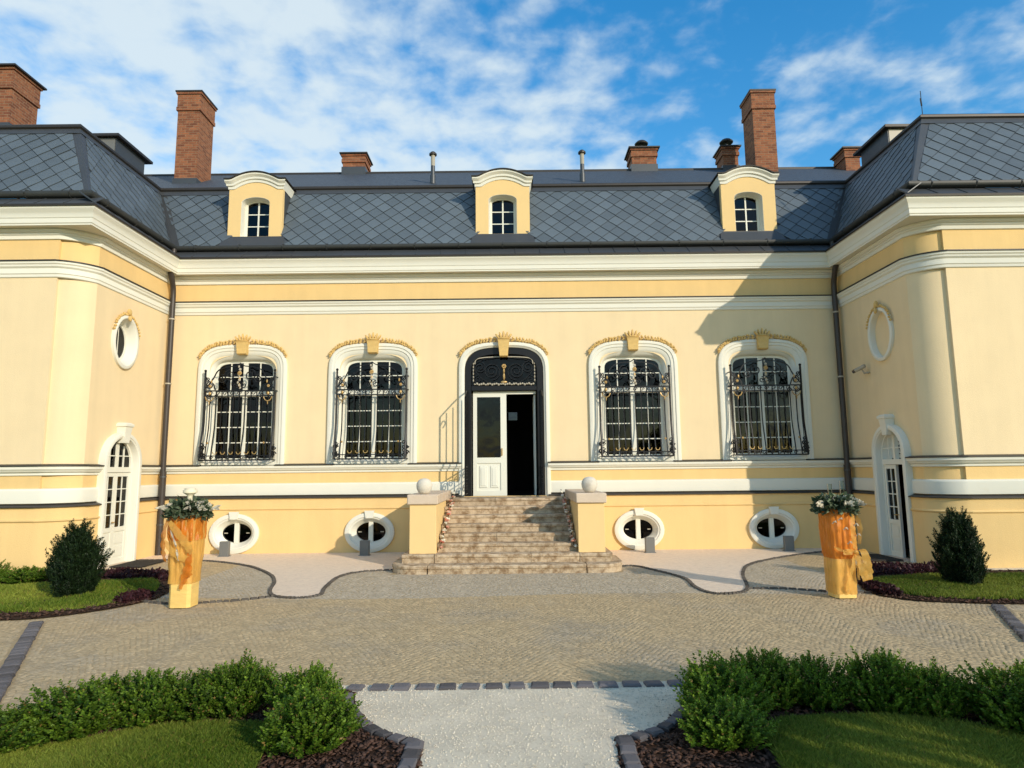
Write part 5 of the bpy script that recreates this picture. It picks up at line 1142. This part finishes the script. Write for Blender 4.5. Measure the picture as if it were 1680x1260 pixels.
def ribbon(m, pts, w, side):
    P = catmull(pts, 5); vs_ = []
    for i, p in enumerate(P): f_ = i / max(1, len(P) - 1); q = Vector(side) * w * (1 - .07 * math.sin(i * 1.1)) * (.45 + .55 * math.sin(pi * (.12 + .8 * f_))); jg = Vector((.006 * math.sin(i * 2.3), -.008 * math.sin(i * 1.9), .006 * math.cos(i * 1.3))); vs_ += [p - q + jg, p + Vector((0, -.012 * math.cos(i * 1.4), 0)), p + q - jg]
    m.add(vs_, [(3 * i + j, 3 * i + j + 1, 3 * i + j + 4, 3 * i + j + 3) for i in range(len(P) - 1) for j in (0, 1)]); return m
def arrangement(x, y, z, lab, seed):
    t = thing('flower_arrangement', (x, y, z), lab, 'flowers', 'flower arrangements on the planters'); rng = np.random.default_rng(seed); n = 1300
    u = rng.uniform(0, 2 * pi, n); r = .235 * np.sqrt(rng.uniform(.05, 1, n)); zz_ = .05 + .11 * (1 - (r / .27) ** 2) + rng.normal(0, .025, n) - .05 * (r > .2)
    B = np.stack([r * np.cos(u), r * np.sin(u), zz_], 1); d = unit(np.stack([np.cos(u), np.sin(u), rng.uniform(-.5, .9, n)], 1) + rng.normal(0, .4, (n, 3))); sd_ = unit(np.cross(d, rng.normal(0, 1, (n, 3))))
    link('greenery', merge('greenery', [(leaves(B, d, sd_, .085 * rng.uniform(.5, 1.4, n), .024 * rng.uniform(.6, 1.4, n)), np.clip(rng.normal(.30, .3, n), 0, 1))], MT['greens']), t)
    rr = random.Random(seed)
    for k in range(15):
        a = rr.uniform(pi * .9, 2.1 * pi); q = rr.uniform(.04, .27); c = Vector((q * math.cos(a), q * math.sin(a), .17 - q * .38)); m = MB()
        dd = Vector((math.cos(a), math.sin(a) - .3, .35)).normalized()
        for j in range(3): ribbon(m, [tuple(c), tuple(c + dd * .06 + Vector((rr.uniform(-.03, .03), 0, rr.uniform(0, .04)))), tuple(c + dd * .12 + Vector((rr.uniform(-.05, .05), rr.uniform(-.02, .02), rr.uniform(-.03, .03))))], .018, (rr.uniform(-.4, .4), .2, 1))
        m.build('lily', MT['petal'], t, 60)
    return t
# left planter
pl = thing('draped_planter', (-4.08, -5.48, .014), 'tall pedestal wrapped in orange and gold fabric by the left lawn', 'planter', 'draped flower pedestals')
MB().loops([rsq(.175, 0, 20, 9), rsq(.178, .60, 20, 9), rsq(.20, 1.10, 20, 9)], True).build('box', MT['boxfab'], pl, 40)
drape(MB(), [(.188, .30, 7, .012), (.19, .42, 6, .02), (.20, .54, 5, .035), (.208, .68, 4.5, .05), (.215, .86, 4, .05), (.218, 1.0, 4, .045), (.228, 1.10, 3.5, .03), (.21, 1.145, 3.5, .01)], k=120, fr=17).build('gold_drape', MT['organzagold'], pl, 70)
drape(MB(), [(.218, .84, 4, .11), (.228, .96, 4, .08), (.234, 1.05, 3.6, .05), (.236, 1.12, 3.3, .02), (.22, 1.15, 3, .01)], k=120, ph=1.0, fr=13).build('orange_swag', MT['organza'], pl, 70)
def tail(pts, w, side, mt, par, nm='fabric_tail'): return ribbon(MB(), pts, w, side).build(nm, mt, par, 60)
for dx, zt in ((.05, .24), (.09, .30), (.13, .38)): tail([(.15, -.20, .74), (.13 + dx * .15, -.225, .58), (.05 + dx * .8, -.205, .42), (dx * .9, -.20, zt)], .04, (1, -.2, .2), MT['organza'], pl)
tail([(-.17, -.19, 1.10), (-.20, -.215, .90), (-.19, -.21, .70), (-.17, -.19, .58)], .05, (.8, -.5, .0), MT['organza'], pl)
tail([(-.12, -.235, 1.08), (.02, -.25, .92), (.13, -.235, .78), (.19, -.21, .66)], .055, (.55, -.1, .8), MT['organzagold'], pl)
tail([(-.19, -.20, .84), (-.05, -.235, .70), (.10, -.22, .62), (.18, -.20, .60)], .05, (.3, -.1, .9), MT['organzagold'], pl)
tail([(-.10, -.24, .98), (-.02, -.25, .80), (.02, -.235, .60)], .012, (1, -.2, .2), MT['petal'], pl, 'white_ribbon')
arrangement(-4.08, -5.48, 1.15, 'dark green leaves with white lilies on the left draped pedestal', 5)
v = thing('candle_holder', (-4.06, -5.50, 1.27), 'cream candle holder with flared top among the leaves of the left pedestal', 'candle holder')
m = MB(); m.lathe([(.035, 0), (.032, .14), (.045, .16), (.085, .185), (.09, .215), (.088, .22), (.082, .20), (.03, .19)], n=20); m.build('holder', MT['candle'], v, 40); MB().lathe([(.07, .195), (.07, .245), (.06, .25)], n=16).build('candle', MT['petal'], v, 40)
# right planter
pr = thing('draped_planter', (4.52, -5.26, .014), 'tall pedestal with orange fabric pouch tied by a bow beside the right lawn', 'planter', 'draped flower pedestals')
MB().loops([rsq(.175, 0, 20, 9), rsq(.178, .60, 20, 9), rsq(.20, 1.06, 20, 9)], True).build('box', MT['boxfab'], pr, 40)
drape(MB(), [(.188, .50, 5, .02), (.20, .52, 4, .05), (.222, .58, 3.2, .05), (.238, .70, 2.8, .035), (.242, .88, 2.8, .03), (.242, 1.0, 2.8, .035), (.24, 1.10, 2.8, .03), (.22, 1.14, 2.6, .01)], k=120, fr=19).build('orange_pouch', MT['organza'], pr, 70)
drape(MB(), [(.182, .05, 8, .012), (.186, .20, 8, .015), (.19, .35, 7, .02), (.188, .50, 6, .02)], fr=11).build('gold_wrap', MT['organzagold'], pr, 60)
m = MB(); bx, bz = .10, .60
ribbon(m, [(bx, -.23, bz), (bx + .07, -.27, bz + .03), (bx + .12, -.26, bz - .08), (bx + .15, -.24, bz - .24), (bx + .14, -.23, bz - .36), (bx + .09, -.235, bz - .30), (bx + .05, -.24, bz - .14), (bx + .01, -.24, bz - .02)], .05, (1, -.1, .25))
ribbon(m, [(bx, -.235, bz), (bx - .12, -.25, bz + .02), (bx - .16, -.24, bz - .01), (bx - .04, -.24, bz - .03)], .022, (0, -.2, 1)); ribbon(m, [(bx - .01, -.24, bz), (bx - .05, -.22, bz - .22), (bx - .11, -.19, bz - .45), (bx - .10, -.18, bz - .52)], .024, (1, 0, .2)); ribbon(m, [(bx + .03, -.24, bz), (bx + .03, -.22, bz - .18), (bx + .04, -.19, bz - .36)], .022, (1, 0, .1)); m.blob((bx, -.245, bz), (.035, .025, .03), 8, 5); m.build('bow', MT['organzagold'], pr, 60)
for (pp, w_, sd_) in (([(.10, -.235, 1.08), (.08, -.25, .90), (.09, -.245, .72), (.10, -.24, .62)], .030, (1, -.2, 0)), ([(-.16, -.20, .66), (-.02, -.245, .60), (.10, -.245, .61)], .016, (0, -.2, 1)), ([(.17, -.20, 1.06), (.20, -.20, .90), (.17, -.21, .70)], .03, (.7, -.7, 0))): tail(pp, w_, sd_, MT['organzagold'], pr)
rr = random.Random(9)
for k, (px, pz) in enumerate(((-.08, 1.02), (-.02, .90), (.12, .95), (.02, .72), (.14, .82), (-.16, .98))):
    m = MB(); ribbon(m, [(px - .03, -.262, pz - .02), (px, -.275, pz + .012), (px + .035, -.265, pz - .012 * k % .03)], .010, (0, -.2, 1)); m.build('petal', MT['petal'], pr, 60)
arrangement(4.52, -5.26, 1.11, 'green leaves with white lilies on the right draped pedestal', 8)
for k, (dx, dy, hgt, lab) in enumerate(((-.05, .03, .27, 'left of two slim glass vases on the right pedestal'), (.09, -.02, .31, 'taller right one of two slim glass vases on the right pedestal'))):
    m = MB(); m.lathe([(.030, 0), (.030, hgt), (.026, hgt), (.026, .02)], n=16); o = m.build('glass_vase', MT['vase'], None, 40, loc=(4.52 + dx, -5.26 + dy, 1.21), label=lab, category='vase', group='slim glass vases')

# ================================================================== unseen young tree right of the camera, added to shade the right foreground
def unseen_shade_tree(x, y, h, r, seed):
    t = thing('unseen_shade_tree', (x, y, 0), 'small leafy garden tree out of view, added to shade the right foreground lawn', 'tree'); rng = np.random.default_rng(seed); rr = random.Random(seed)
    m = MB(); m.tube([(0, 0, 0), (.03, .02, h * .3), (-.02, .03, h * .6), (.01, 0, h * .92)], [.07, .055, .035, .01], 8)
    ns = 520; u = rng.uniform(0, 2 * pi, ns); q = rng.uniform(0, 1, ns); rad = r * np.sin(pi * np.clip(q * .86 + .10, 0, 1)) ** .7 * rng.uniform(.35, 1.05, ns) ** .5
    tip = np.stack([rad * np.cos(u), rad * np.sin(u), h * (.36 + .64 * q)], 1) + rng.normal(0, .06, (ns, 3)); dirs = unit(tip - np.array([0, 0, h * .45]) + rng.normal(0, .3, (ns, 3)))
    for k in range(26): p = tip[rr.randrange(ns)]; m.tube([(0, 0, max(h * .25, p[2] * .7)), tuple(p * np.array([.55, .55, .9])), tuple(p)], [.022, .012, .004], 5)
    m.build('trunk', MT['twig'], t); link('crown', merge('crown', [shoot_leaves(rng, tip, dirs, rng.uniform(.15, .28, ns), 18, .075, .024, 1.2, .2)], MT['box']), t)
unseen_shade_tree(6.55, -14.75, 3.25, 1.15, 31)
